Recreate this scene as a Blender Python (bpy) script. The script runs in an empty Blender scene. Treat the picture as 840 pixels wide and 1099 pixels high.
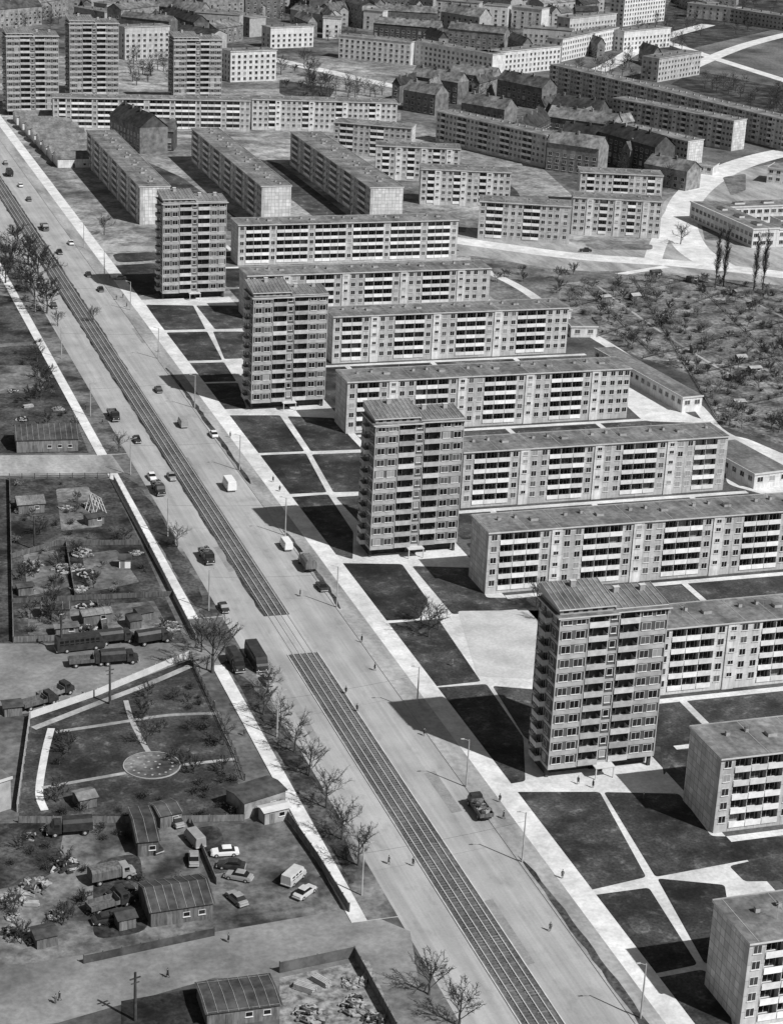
import bpy, math, random
import numpy as np
from mathutils import Vector, Matrix
random.seed(7)
SC=bpy.context.scene; COL=SC.collection
# ---------------------------------------------------------------- camera (solved from the street grid)
H=180.0; FPX=2159.65; TH=0.3614607; RO=0.0508262; PS=0.329671
F=np.array([math.sin(PS)*math.cos(TH),math.cos(PS)*math.cos(TH),-math.sin(TH)])
R0=np.array([math.cos(PS),-math.sin(PS),0.]);U0=np.cross(R0,F)
R=math.cos(RO)*R0+math.sin(RO)*U0;U=-math.sin(RO)*R0+math.cos(RO)*U0
cd=bpy.data.cameras.new("camera");cam=bpy.data.objects.new("camera",cd);COL.objects.link(cam)
M=Matrix.Identity(4)
for i in range(3): M[i][0]=R[i];M[i][1]=U[i];M[i][2]=-F[i]
M[2][3]=H; cam.matrix_world=M
cd.sensor_fit='HORIZONTAL';cd.sensor_width=36;cd.lens=FPX/840*36;cd.clip_start=5;cd.clip_end=20000
SC.camera=cam
def P(px,py,z=0.0):
    """plan position (metres, street grid) of a surveyed ground point"""
    d=F+R*(px-420)/FPX-U*(py-549.5)/FPX; s=(H-z)/-d[2]
    return (float(d[0]*s),float(d[1]*s))
pi=math.pi
# ---------------------------------------------------------------- light
SAZ=math.atan2(0.56,-0.83); SEL=math.radians(47)
w=bpy.data.worlds.new("World");SC.world=w;w.use_nodes=True
nt=w.node_tree;nt.nodes.clear()
sky=nt.nodes.new('ShaderNodeTexSky');sky.sky_type='NISHITA';sky.sun_disc=False;sky.sun_elevation=SEL;sky.sun_rotation=SAZ
bw=nt.nodes.new('ShaderNodeRGBToBW');bg=nt.nodes.new('ShaderNodeBackground');bg.inputs[1].default_value=0.066
wo=nt.nodes.new('ShaderNodeOutputWorld')
nt.links.new(sky.outputs[0],bw.inputs[0]);nt.links.new(bw.outputs[0],bg.inputs[0]);nt.links.new(bg.outputs[0],wo.inputs[0])
sl=bpy.data.lights.new("sun",'SUN');sl.energy=4.7;sl.angle=math.radians(.6);sl.color=(1,1,1)
so=bpy.data.objects.new("sun",sl);COL.objects.link(so)
sd=Vector((math.sin(SAZ)*math.cos(SEL),math.cos(SAZ)*math.cos(SEL),math.sin(SEL)))
so.rotation_euler=(-sd).to_track_quat('-Z','Y').to_euler();so.location=(0,0,300)
SC.view_settings.view_transform='Standard';SC.view_settings.look='None';SC.view_settings.exposure=0
# ---------------------------------------------------------------- materials
def noise(t,src,scale,a,b,lo,hi,detail=6,rough=.62,stretch=None):
    if stretch:
        mp=t.nodes.new('ShaderNodeMapping');mp.inputs['Scale'].default_value=stretch;t.links.new(src,mp.inputs[0]);src=mp.outputs[0]
    n=t.nodes.new('ShaderNodeTexNoise');n.inputs['Scale'].default_value=scale;n.inputs['Detail'].default_value=detail;n.inputs['Roughness'].default_value=rough
    t.links.new(src,n.inputs['Vector'])
    r=t.nodes.new('ShaderNodeMapRange');r.inputs[1].default_value=a;r.inputs[2].default_value=b;r.inputs[3].default_value=lo;r.inputs[4].default_value=hi
    t.links.new(n.outputs['Fac'],r.inputs[0]);return r.outputs[0]
def mul(t,a,b):
    mu=t.nodes.new('ShaderNodeMath');mu.operation='MULTIPLY';t.links.new(a,mu.inputs[0]);t.links.new(b,mu.inputs[1]);return mu.outputs[0]
def mat(name,lo,hi=None,scale=.3,rough=.9,detail=6,stretch=(1,1,1),scale2=None,lo2=1,hi2=1,rand=0,coord='pos',contrast=(.35,.65),extra=()):
    hi=lo if hi is None else hi
    m=bpy.data.materials.new(name);m.use_nodes=True;t=m.node_tree;b=t.nodes['Principled BSDF']
    b.inputs['Roughness'].default_value=rough
    b.inputs['Specular IOR Level'].default_value=.25
    if coord=='pos': src=t.nodes.new('ShaderNodeNewGeometry').outputs['Position']
    else: src=t.nodes.new('ShaderNodeTexCoord').outputs['Object']
    out=noise(t,src,scale,contrast[0],contrast[1],lo,hi,detail,.62,stretch)
    if scale2: out=mul(t,out,noise(t,src,scale2,.35,.65,lo2,hi2,4))
    for (sc_,a,b_,l_,h_,st_) in extra: out=mul(t,out,noise(t,src,sc_,a,b_,l_,h_,5,.6,st_))
    if rand:
        oi=t.nodes.new('ShaderNodeObjectInfo');r3=t.nodes.new('ShaderNodeMapRange');r3.inputs[3].default_value=1-rand;r3.inputs[4].default_value=1+rand
        t.links.new(oi.outputs['Random'],r3.inputs[0]);out=mul(t,out,r3.outputs[0])
    t.links.new(out,b.inputs['Base Color'])
    return m
def panelmat(name,base,joint,w_,h_,var=.12,streak=True,mort=.07):
    m=bpy.data.materials.new(name);m.use_nodes=True;t=m.node_tree;b=t.nodes['Principled BSDF'];b.inputs['Roughness'].default_value=.9
    tc=t.nodes.new('ShaderNodeTexCoord');sp=t.nodes.new('ShaderNodeSeparateXYZ');t.links.new(tc.outputs['Object'],sp.inputs[0])
    ad=t.nodes.new('ShaderNodeMath');ad.operation='ADD';t.links.new(sp.outputs[0],ad.inputs[0]);t.links.new(sp.outputs[1],ad.inputs[1])
    cb=t.nodes.new('ShaderNodeCombineXYZ');t.links.new(ad.outputs[0],cb.inputs[0]);t.links.new(sp.outputs[2],cb.inputs[1])
    br=t.nodes.new('ShaderNodeTexBrick');br.offset=0;br.inputs['Scale'].default_value=1;br.inputs['Brick Width'].default_value=w_;br.inputs['Row Height'].default_value=h_
    br.inputs['Mortar Size'].default_value=mort;br.inputs['Mortar Smooth'].default_value=.3
    br.inputs['Color1'].default_value=(base*(1+var),)*3+(1,);br.inputs['Color2'].default_value=(base*(1-var),)*3+(1,);br.inputs['Mortar'].default_value=(joint,)*3+(1,)
    t.links.new(cb.outputs[0],br.inputs['Vector'])
    r=noise(t,tc.outputs['Object'],.35,.3,.7,.75,1.15,8)
    if streak: r=mul(t,r,noise(t,tc.outputs['Object'],1.6,.35,.65,.82,1.08,5,.6,(1,1,.12)))
    oi=t.nodes.new('ShaderNodeObjectInfo');r3=t.nodes.new('ShaderNodeMapRange');r3.inputs[3].default_value=.88;r3.inputs[4].default_value=1.08
    t.links.new(oi.outputs['Random'],r3.inputs[0]);r=mul(t,r,r3.outputs[0])
    mx=t.nodes.new('ShaderNodeVectorMath');mx.operation='SCALE';t.links.new(br.outputs['Color'],mx.inputs[0]);t.links.new(r,mx.inputs['Scale'])
    t.links.new(mx.outputs[0],b.inputs['Base Color']);return m
M_ground=mat("dusty_earth",.05,.20,.03,scale2=.6,lo2=.65,hi2=1.25)
M_town=mat("town_ground",.08,.42,.02,scale2=.15,lo2=.5,hi2=1.25,extra=((.6,.35,.65,.8,1.2,None),))
M_old=mat("old_quarter_yards",.02,.18,.03,scale2=.3,lo2=.5,hi2=1.3)
M_soil=mat("dark_soil",.012,.085,.12,scale2=1.2,lo2=.5,hi2=1.5,extra=((.03,.4,.6,.6,1.3,None),(.4,.6,.75,1,2.2,None)))
M_yard=mat("yard_dirt",.035,.25,.09,scale2=.8,lo2=.7,hi2=1.25,detail=10,extra=((.02,.35,.65,.65,1.25,None),(.25,.35,.5,.6,1.0,None)))
M_grass=mat("lawn_grass",.020,.058,.10,detail=9,scale2=1.8,lo2=.6,hi2=1.4,rand=.3,extra=((.05,.4,.6,.7,1.5,None),(.4,.55,.75,1.,2.3,None)))
M_grass2=mat("worn_grass",.03,.11,.06,scale2=1.1,lo2=.7,hi2=1.3,rand=.2)
M_scrub=mat("scrubby_ground",.05,.24,.08,detail=9,scale2=.7,lo2=.6,hi2=1.3)
M_garden=mat("allotment_soil",.05,.27,.15,detail=9,scale2=.9,lo2=.4,hi2=1.4,extra=((.06,.4,.6,.75,1.25,None),))
M_road=mat("worn_asphalt",.32,.42,.30,stretch=(1,.05,1),scale2=.07,lo2=.86,hi2=1.1,extra=((.9,.35,.6,.88,1.04,(1,.012,1)),(.35,.30,.45,.82,1.0,(1,.5,1)),(2.5,.3,.7,.92,1.06,None)))
M_road2=mat("side_asphalt",.13,.28,.08,scale2=.9,lo2=.82,hi2=1.12,detail=9)
M_patch=mat("asphalt_repair",.22,.30,.3,scale2=2,lo2=.85,hi2=1.1)
M_pave=mat("concrete_slabs",.54,.76,.25,scale2=1.5,lo2=.88,hi2=1.06,extra=((.05,.35,.65,.85,1.1,None),))
M_sand=mat("pale_sand",.40,.58,.12,scale2=1.5,lo2=.86,hi2=1.06)
M_pave2=mat("dusty_verge",.20,.44,.14,stretch=(1,.25,1),scale2=.9,lo2=.8,hi2=1.1)
M_path=mat("light_path",.46,.74,.12,scale2=1.3,lo2=.82,hi2=1.05,detail=9)
M_kerb=mat("kerb_stone",.42,.6,.6)
M_ballast=mat("track_ballast",.06,.15,1.2,scale2=.1,lo2=.7,hi2=1.3)
M_sleeper=mat("sleeper_wood",.11,.19,2.,rand=.35)
M_rail=mat("rail_steel",.46,.56,1.,rough=.4)
M_wall=panelmat("facade_panels",.48,.32,2.7,2.8)
M_wallb=panelmat("facade_render",.66,.5,2.8,2.8,.05)
M_gable=panelmat("gable_panels",.64,.32,1.5,1.4,.16)
M_back=mat("shaded_loggia_back",.05,.10,.5)  # recess shade put into the back wall colour of loggias and tower balconies
M_dwall=panelmat("tower_cladding",.11,.065,2.6,2.85,.12)
M_band=mat("tower_light_band",.32,.46,.5,scale2=.12,lo2=.85,hi2=1.1)
M_tpar=mat("tower_balcony_parapet",.36,.52,.8,rand=.3)
M_para=mat("balcony_parapet",.6,.78,.8,rand=.2)
M_tar=mat("roof_tar",.11,.24,.12,detail=8,scale2=1.0,lo2=.7,hi2=1.2,extra=((.5,.35,.65,.75,1.2,(1,.1,1)),))
M_seam=mat("roof_seam",.26,.38,.5)
M_trim=mat("roof_trim",.46,.6,.6)
M_frame=mat("window_frame",.5,.65,1.)
M_conc=mat("grey_concrete",.28,.42,.5)
M_dark=mat("dark_roofing",.03,.08,.5,scale2=.1,lo2=.7,hi2=1.4)
M_tile=mat("old_roof_tiles",.05,.15,.4,scale2=.07,lo2=.6,hi2=1.5,rand=.7)
M_brick=mat("old_brick",.10,.24,.4,rand=.6)
M_wood=mat("weathered_boards",.08,.20,.8,stretch=(3,3,.5),rand=.3)
M_pale=mat("fresh_timber",.30,.45,1.)
M_paler=mat("new_timber",.55,.7,1.)
M_white=mat("white_paint",.72,.78,1.,rough=.35)
M_cream=mat("cream_paint",.45,.55,1.,rough=.4)
M_black=mat("dark_paint",.025,.05,1.,rough=.35)
M_greyp=mat("grey_paint",.25,.32,1.,rough=.4)
M_tyre=mat("rubber_tyre",.02,.03,1.)
M_bark=mat("tree_bark",.05,.09,1.5)
M_twig=mat("bare_twigs",.03,.06,1.)
M_twigl=mat("budding_twigs",.10,.27,.5)
M_skin=mat("skin",.35,.4,3.);M_cloth=mat("coat_cloth",.03,.12,2.,rand=.8)
M_steel=mat("galvanised_steel",.35,.45,2.,rough=.5)
M_lampg=mat("lamp_glass",.7,.75,1.,rough=.2)
M_rub=mat("rubble",.08,.36,.7)
def glassmat():
    m=bpy.data.materials.new("window_glass");m.use_nodes=True;t=m.node_tree;b=t.nodes['Principled BSDF'];b.inputs['Roughness'].default_value=.12
    oi=t.nodes.new('ShaderNodeObjectInfo');cr=t.nodes.new('ShaderNodeValToRGB');cr.color_ramp.interpolation='CONSTANT'
    e=cr.color_ramp.elements;e[0].position=0;e[0].color=(.012,.012,.012,1);e[1].position=.55;e[1].color=(.03,.03,.03,1)
    a=e.new(.8);a.color=(.1,.1,.1,1);a=e.new(.93);a.color=(.3,.3,.3,1)
    t.links.new(oi.outputs['Random'],cr.inputs[0]);t.links.new(cr.outputs[0],b.inputs['Base Color']);return m
M_glass=glassmat()
# ---------------------------------------------------------------- mesh helpers
class MB:
    def __init__(s): s.v=[];s.f=[];s.m=[]
    def poly(s,pts,mi=0):
        i=len(s.v);s.v+= [tuple(p) for p in pts];s.f.append(tuple(range(i,i+len(pts))));s.m.append(mi)
    def box(s,x0,y0,z0,x1,y1,z1,mi=0,top=None,bottom=True):
        i=len(s.v);s.v+=[(x0,y0,z0),(x1,y0,z0),(x1,y1,z0),(x0,y1,z0),(x0,y0,z1),(x1,y0,z1),(x1,y1,z1),(x0,y1,z1)]
        fs=[(0,1,5,4),(1,2,6,5),(2,3,7,6),(3,0,4,7),(4,5,6,7)]
        if bottom: fs.append((3,2,1,0))
        for k,f in enumerate(fs): s.f.append(tuple(i+a for a in f));s.m.append(top if (k==4 and top is not None) else mi)
    def prism(s,p,q,r1,r2,n=6,mi=0,cap=True):
        p=Vector(p);q=Vector(q);d=(q-p)
        if d.length<1e-6:return
        d.normalize();a=d.orthogonal().normalized();b=d.cross(a);i=len(s.v)
        for c,r in ((p,r1),(q,r2)):
            for k in range(n):
                t=2*math.pi*k/n;s.v.append(tuple(c+a*math.cos(t)*r+b*math.sin(t)*r))
        for k in range(n):
            k2=(k+1)%n;s.f.append((i+k,i+k2,i+n+k2,i+n+k));s.m.append(mi)
        if cap: s.f.append(tuple(i+n+k for k in range(n)));s.m.append(mi)
        if cap: s.f.append(tuple(i+k for k in reversed(range(n))));s.m.append(mi)
    def rbox(s,c,sx,sy,sz,rg,mi=0):
        a=rg.uniform(0,6.28);tl=rg.uniform(-.4,.4);i=len(s.v);m=Matrix.Rotation(a,3,'Z')@Matrix.Rotation(tl,3,'X')
        for z in(-1,1):
            for x,y in((-1,-1),(1,-1),(1,1),(-1,1)): s.v.append(tuple(m@Vector((x*sx/2,y*sy/2,z*sz/2))+Vector(c)))
        for f in((0,1,5,4),(1,2,6,5),(2,3,7,6),(3,0,4,7),(4,5,6,7),(3,2,1,0)): s.f.append(tuple(i+q for q in f));s.m.append(mi)
    def loft(s,secs,mi=0,caps=True):
        n=len(secs[0]);i=len(s.v)
        for c in secs: s.v+=[tuple(p) for p in c]
        for a in range(len(secs)-1):
            for k in range(n):
                k2=(k+1)%n;s.f.append((i+a*n+k,i+a*n+k2,i+(a+1)*n+k2,i+(a+1)*n+k));s.m.append(mi)
        if caps:
            s.f.append(tuple(i+k for k in reversed(range(n))));s.m.append(mi)
            e=i+(len(secs)-1)*n;s.f.append(tuple(e+k for k in range(n)));s.m.append(mi)
    def mesh(s,name,mats):
        me=bpy.data.meshes.new(name);me.from_pydata(s.v,[],s.f);me.polygons.foreach_set('material_index',s.m)
        for m in mats: me.materials.append(m)
        me.update();return me
def obj(name,data,parent=None,loc=(0,0,0),rz=0,sc=None,**kw):
    o=bpy.data.objects.new(name,data);COL.objects.link(o);o.location=loc;o.rotation_euler=(0,0,rz)
    if sc: o.scale=(sc,sc,sc) if not isinstance(sc,tuple) else sc
    if parent: o.parent=parent
    for k,v in kw.items(): o[k]=v
    return o
def thing(name,loc,rz,label,category,group=None,data=None,sc=None):
    o=obj(name,data,None,loc,rz,sc,label=label,category=category)
    if group:o["group"]=group
    if data is None:o.empty_display_size=.5
    return o
def items(parent,kind,lst,cap=100):
    """lst: (mesh,loc,rz). the nearest ones become parts, the rest one stuff part"""
    th=parent.rotation_euler[2];L0=parent.location;c,s=math.cos(th),math.sin(th)
    lst=sorted(lst,key=lambda e:(L0[0]+c*e[1][0]-s*e[1][1])**2+(L0[1]+s*e[1][0]+c*e[1][1])**2+(180-e[1][2])**2)
    for me,loc,rz in lst[:cap]: obj(kind,me,parent,loc,rz)
    rest=lst[cap:]
    if rest:
        V=[];Fa=[];Mi=[]
        for me,loc,rz in rest:
            i=len(V);c,s=math.cos(rz),math.sin(rz)
            V+=[(loc[0]+c*v.co.x-s*v.co.y,loc[1]+s*v.co.x+c*v.co.y,loc[2]+v.co.z) for v in me.vertices]
            for p in me.polygons: Fa.append(tuple(i+a for a in p.vertices));Mi.append(p.material_index)
        m2=bpy.data.meshes.new(kind);m2.from_pydata(V,[],Fa);m2.polygons.foreach_set('material_index',Mi)
        for m in rest[0][0].materials:m2.materials.append(m)
        obj(kind,m2,parent,kind="stuff")
def sheet(name,pts,z,m,world=False,rnd=0,grow=0):
    q=[Vector(p if world else P(*p)) for p in pts]
    a=sum(q[i][0]*q[(i+1)%len(q)][1]-q[(i+1)%len(q)][0]*q[i][1] for i in range(len(q)))
    if a<0:q=q[::-1]
    if grow:
        c=sum(q,Vector((0,0)))/len(q);q=[p+(p-c).normalized()*grow for p in q]
    if rnd:
        o=[];n=len(q)
        for i in range(n):
            p0,p1,p2=q[i-1],q[i],q[(i+1)%n];r1=min(rnd,(p0-p1).length*.4);r2=min(rnd,(p2-p1).length*.4)
            A=p1+(p0-p1).normalized()*r1;B=p1+(p2-p1).normalized()*r2
            for k in range(5):
                t=k/4;o.append(A*(1-t)**2+p1*2*t*(1-t)+B*t*t)
        q=o
    b=MB();b.poly([(p[0],p[1],z) for p in q]);return obj(name,b.mesh(name,[m]),kind="structure")
def ribbon(name,pts,wd,z,m,world=False):
    """smooth path of constant width through points"""
    q=[Vector(p if world else P(*p)) for p in pts];c=[]
    for i in range(len(q)-1):
        p0=q[max(0,i-1)];p1=q[i];p2=q[i+1];p3=q[min(len(q)-1,i+2)]
        for k in range(6):
            t=k/6;c.append(.5*((2*p1)+(p2-p0)*t+(2*p0-5*p1+4*p2-p3)*t*t+(3*p1-p0-3*p2+p3)*t**3))
    c.append(q[-1]);Lp=[];Rp=[]
    for i,p in enumerate(c):
        d=(c[min(i+1,len(c)-1)]-c[max(0,i-1)]).normalized();n=Vector((-d.y,d.x))*wd/2;Lp.append(p+n);Rp.append(p-n)
    b=MB()
    for i in range(len(c)-1): b.poly([(Rp[i].x,Rp[i].y,z),(Rp[i+1].x,Rp[i+1].y,z),(Lp[i+1].x,Lp[i+1].y,z),(Lp[i].x,Lp[i].y,z)])
    return obj(name,b.mesh(name,[m]),kind="structure")
# window and balcony meshes
_wc={}
def window(wd,ht):
    k=('w',wd,ht)
    if k in _wc:return _wc[k]
    b=MB();t=.08;x0,x1=-wd/2,wd/2
    b.poly([(x0+t,-.02,t),(x1-t,-.02,t),(x1-t,-.02,ht-t),(x0+t,-.02,ht-t)],1)
    b.box(x0,-.05,0,x0+t,0,ht);b.box(x1-t,-.05,0,x1,0,ht);b.box(x0+t,-.05,0,x1-t,0,t);b.box(x0+t,-.05,ht-t,x1-t,0,ht)
    n=2 if wd>1.2 else 1
    if wd>2.2:n=3
    for i in range(1,n):
        xm=x0+wd*i/n;b.box(xm-.03,-.045,t,xm+.03,-.021,ht-t)
    b.box(x0-.05,-.16,-.07,x1+.05,0,-.002)
    _wc[k]=b.mesh("window",[M_frame,M_glass]);return _wc[k]
def balcony(wd,dp,para=1.0,mat_=None,out=.12):
    mat_=mat_ or M_para
    k=('b',wd,dp,mat_.name,para,out)
    if k in _wc:return _wc[k]
    b=MB();x0,x1=-wd/2,wd/2
    b.box(x0,-out,-.16,x1,dp,-.004,1)
    b.box(x0,-out-.08,-.16,x1,-out-.003,para)
    if out>.5:
        b.box(x0,-out,0,x0+.06,0,para);b.box(x1-.06,-out,0,x1,0,para)
    _wc[k]=b.mesh("balcony",[mat_,M_conc]);return _wc[k]
# ---------------------------------------------------------------- apartment slab
ST=2.8
def slab(x0,y0,L,D=11,rz=0,n=5,base=1.0,label="",group="five-storey apartment slabs",cap=100,bright=False,simple=False,mod=None,name="apartment_block"):
    e=thing(name,(x0,y0,0),rz,label,"apartment building",group)
    top=base+n*ST;dp=1.3;b=MB();WM=M_wallb if bright else M_wall
    b.box(0,dp,0,L,D,top,2)            # core
    wins=[];bals=[];x=0
    if mod is None:
        mod=[('w',5.4),('l',3.3),('l',3.3),('l',3.3),('w',2.7),('s',2.6)]
        if simple: mod=random.choice([[('w',2.7),('l',3.3),('w',2.7),('s',2.6)],[('w',5.4),('l',3.0),('s',2.6)],[('w',2.7),('l',3.3),('l',3.3),('w',5.4)]])
    k=random.randrange(2);first=True
    while x<L-.5:
        t,wd=mod[k%len(mod)];k+=1
        if first: t,wd='w',2.9;first=False
        if x+wd>L-2.5: wd=L-x;t='w'
        x1=x+wd
        if t in 'ws':
            yo=-.25 if t=='s' else 0
            b.box(x,yo,0,x1,dp-.001,top,0 if t=='w' else 1)
            nn=max(1,int(round(wd/2.7)))
            for f in range(n):
                for j in range(nn):
                    xc=x+wd*(j+.5)/nn
                    if t=='s': wins.append((window(1.3,1.0),(xc,yo,base+f*ST+(1.9 if f<n-1 else 1.2)),0))
                    else: wins.append((window(1.5,1.5),(xc,yo,base+f*ST+.9),0))
        else:
            b.box(x,0,0,x1,dp-.001,base-.2,0);b.box(x,0,top-.3,x1,dp-.001,top,0)
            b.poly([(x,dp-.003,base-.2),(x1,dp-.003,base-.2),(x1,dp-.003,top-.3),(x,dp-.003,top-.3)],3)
            b.box(x1-.12,.0,base-.2,x1,dp-.004,top-.3,0)
            for f in range(n):
                z=base+f*ST
                bals.append((balcony(wd-.14,dp-.01),(x+wd/2-.06,0,z),0))
                wins.append((window(2.1,2.0),(x+wd/2-.05,dp-.004,z+.25),0))
        x=x1
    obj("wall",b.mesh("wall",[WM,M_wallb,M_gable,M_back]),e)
    items(e,"window",wins,cap);items(e,"balcony",bals,cap)
    r=MB();o=.25
    r.box(-o,-.45,top+.001,L+o,D+o,top+.35,0,top=1)
    r.box(-o,D+.05,top+.351,L+o,D+o,top+.5,2)
    for i in range(int(L/9)+1):   # felt seams
        xs=.4+i*9+random.uniform(-1,1)
        if 0<xs and xs+.2<L: r.box(xs,-.2,top+.351,xs+.14,D,top+.40,2)
    ro=obj("roof",r.mesh("roof",[M_trim,M_tar,M_seam]),e)
    c=MB();c.box(-.4,-.3,0,.4,.3,.8,0);c.box(-.46,-.36,.8,.46,.36,.9,1);cm=c.mesh("chimney",[M_conc,M_tar])
    c=MB();c.box(-.9,-.8,0,.9,.8,.6,0,top=1);hm=c.mesh("roof_hatch",[M_conc,M_tar])
    i=5.
    while i<L-3:
        obj("chimney",cm,ro,(i,D*.62,top+.352))
        if i+4<L-2: obj("chimney",cm,ro,(i+4.2,D*.68,top+.352),pi/2)
        if not simple and i+8<L-3: obj("roof_hatch",hm,ro,(i+8,D*.5,top+.352))
        i+=16.5 if not simple else 11
    if not simple:
        am=MB();am.prism((0,0,0),(0,0,3.2),.04,.03,4);am.prism((-.6,0,2.9),(.6,0,2.9),.025,.025,4);am.prism((-.45,0,2.4),(.45,0,2.4),.025,.025,4);amm=am.mesh("antenna",[M_steel])
        i=7.
        while i<L-2: obj("antenna",amm,ro,(i,D*.4,top+.352),random.uniform(0,3));i+=9.3
    return e
SL=[]
def gslab(pl,pr,extL=0,x1=None,**k):
    a=P(*pl);b_=P(*pr);y=(a[1]+b_[1])/2;X1=x1 if x1 else b_[0]
    SL.append((a[0]-extL,y,X1))
    return slab(a[0]-extL,y,X1-a[0]+extL,**k)
gslab((792,1103),(845,1097),x1=P(840,1106)[0]+22,D=12,label="pale five-storey block with blank panelled gable beside a lawn")
gslab((764,894),(840,886),x1=P(840,891)[0]+30,D=12.5,label="pale five-storey block with patterned gable beside diamond lawns")
gslab((715,746),(840,733),extL=3,x1=P(840,733)[0]+25,bright=True,label="bright white five-storey block adjoining a tower block")
gslab((520,638),(840,611),x1=P(840,611)[0]+8,label="long pale five-storey block with loggias and patterned gable beside lawns")
gslab((497,549),(771,523),extL=0,label="long pale five-storey block adjoining a tower, white parapets")
gslab((372,467),(670,447),label="long grey five-storey block with white loggia parapets")
gslab((362,393),(603,376),extL=1,label="pale five-storey block adjoining a tower with white loggias")
gslab((264,343),(524,334),label="long dark-roofed five-storey block with rows of loggias")
gslab((256,286),(488,277),extL=0,mod=[('l',3.0),('l',3.0),('l',3.0),('l',3.0),('w',2.7)],label="five-storey block with open balcony grid adjoining a tower")
# ---------------------------------------------------------------- tower blocks
def tower(x0,y0,W=22.3,D=10.,n=11,base=2.6,sh=2.85,label="",group="eleven-storey tower blocks"):
    e=thing("tower_block",(x0,y0,0),0,label,"tower block",group)
    top=base+n*sh-.6;b=MB();k=W/21.3
    bays=[(0,5.6,0.0,'ww'),(5.6,9.6,2.1,'b'),(9.6,11.7,.5,'s'),(11.7,15.7,2.5,'b'),(15.7,21.3,.9,'ww')]
    wins=[];bals=[]
    for (a,c,yf,t) in bays:
        a*=k;c*=k
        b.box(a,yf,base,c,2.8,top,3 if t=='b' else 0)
        for f in range(n+1):
            z=base+f*sh
            if (t!='b' and f<n): b.box(a+.002,yf-.10,z-.25,c-.002,yf-.002,z+(.80 if t!='s' else .3),1)
        if t!='b': b.box(a-.002,yf-.16,base,a+.2,yf-.103,top,1);b.box(c-.2,yf-.16,base,c-.005,yf-.103,top,1)
        b.box(a+.001,yf-(1.5 if t=='b' else .3),top-.35,c-.001,yf-.105 if t!='b' else yf-.003,top-.002,1)
        for f in range(n):
            z=base+f*sh
            if t=='ww':
                for q in (.27,.73): wins.append((window(1.9,1.6),(a+(c-a)*q,yf-.062,z+.86),0))
            elif t=='s': wins.append((window(1.2,1.4),((a+c)/2,yf-.002,z+1.),0))
            else:
                wins.append((window(1.5,2.1),((a+c)/2-.9*k,yf-.002,z+.2),0))
                bals.append((balcony(round((c-a)-.2,2),0,1.0,M_tpar,2.3),((a+c)/2,yf,z+.1),0))
    b.box(0,2.801,base,W,D,top,0)
    for f in range(n):
        z=base+f*sh;b.box(-.05,.01,z-.2,-.002,D,z+.4,1)
    b.box(.6,3.,0,W-.6,D-.4,base-.001,2)
    for xx in (.3,.3+.5*W,W-.9): b.box(xx,1.4,0,xx+.6,2.,base-.001,2)
    obj("wall",b.mesh("wall",[M_dwall,M_band,M_dark,M_back]),e)
    for f in range(n):
        z=base+f*sh
        for q in (.2,.8): wins.append((window(1.4,1.5),(-.052,D*q,z+.9),-math.pi/2))
        wins.append((window(2.1,2.1),(-.052,D*.5,z+.2),-math.pi/2))
        bals.append((balcony(3.2,0,.95,M_tpar,1.2),(0,D*.5,z+.1),-math.pi/2))
    items(e,"window",wins);items(e,"balcony",bals)
    r=MB();xm_=W*.52
    r.box(-.4,-.4,top+.001,xm_,D+.4,top+.3,0,top=1);r.box(xm_+.001,.2,top+.001,W+.5,D+.4,top+.25,0,top=1)
    r.box(.4,1.0,top+.301,xm_-.6,D,top+1.3,3);
    for i in range(5): r.box(1.1+i*(xm_-2)/5,.97,top+.6,2.1+i*(xm_-2)/5,.999,top+1.05,4)
    def cap_(xa,xb,ya_,yb_,z0,z1,zb,nr):
        r.poly([(xa,ya_,z0),(xb,ya_,z0),(xb,yb_,z1),(xa,yb_,z1)],1)
        r.poly([(xa,ya_,z0),(xa,yb_,z1),(xa,yb_,zb),(xa,ya_,zb)],0);r.poly([(xb,ya_,z0),(xb,ya_,zb),(xb,yb_,zb),(xb,yb_,z1)],0);r.poly([(xa,yb_,zb),(xa,yb_,z1),(xb,yb_,z1),(xb,yb_,zb)],0);r.poly([(xa,ya_,zb),(xb,ya_,zb),(xb,ya_,z0),(xa,ya_,z0)],0)
        for i in range(nr+1):
            xs=xa+(xb-xa)*i/nr;r.loft([[(xs-.06,ya_,z0+.01),(xs+.06,ya_,z0+.01),(xs+.06,ya_,z0+.13),(xs-.06,ya_,z0+.13)],[(xs-.06,yb_,z1+.01),(xs+.06,yb_,z1+.01),(xs+.06,yb_,z1+.13),(xs-.06,yb_,z1+.13)]],2)
    cap_(0,xm_-.2,.5,D+.2,top+1.55,top+3.1,top+1.301,11)
    cap_(xm_+.2,W+.2,1.4,D+.1,top+.45,top+1.3,top+.26,8)
    ro=obj("roof",r.mesh("roof",[M_trim,M_tar,M_seam,M_conc,M_glass]),e)
    c=MB();c.box(-.5,-.35,-1,.5,.35,1.,0);c.box(-.6,-.45,1.,.6,.45,1.12,1);cm=c.mesh("chimney",[M_conc,M_trim])
    for q in (.64,.88): obj("chimney",cm,ro,(W*q,D*.75,top+1.1))
    obj("chimney",cm,ro,(W*.25,D*.8,top+2.9))
    c=MB();c.box(-2,-1.8,base-.3,2,1.5,base-.1,0);c.box(-1.9,-1.7,0,-1.7,-1.5,base-.31,0);c.box(1.7,-1.7,0,1.9,-1.5,base-.31,0);c.box(-1.4,2.6,0,1.4,2.99,2.2,1)
    obj("entrance",c.mesh("entrance",[M_trim,M_glass]),e,(W/2,0,0))
    return e
tp=[P(590,838),P(401,600),P(274,441),P(180,322)];TX=sum(p[0] for p in tp)/4-1.3
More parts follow.
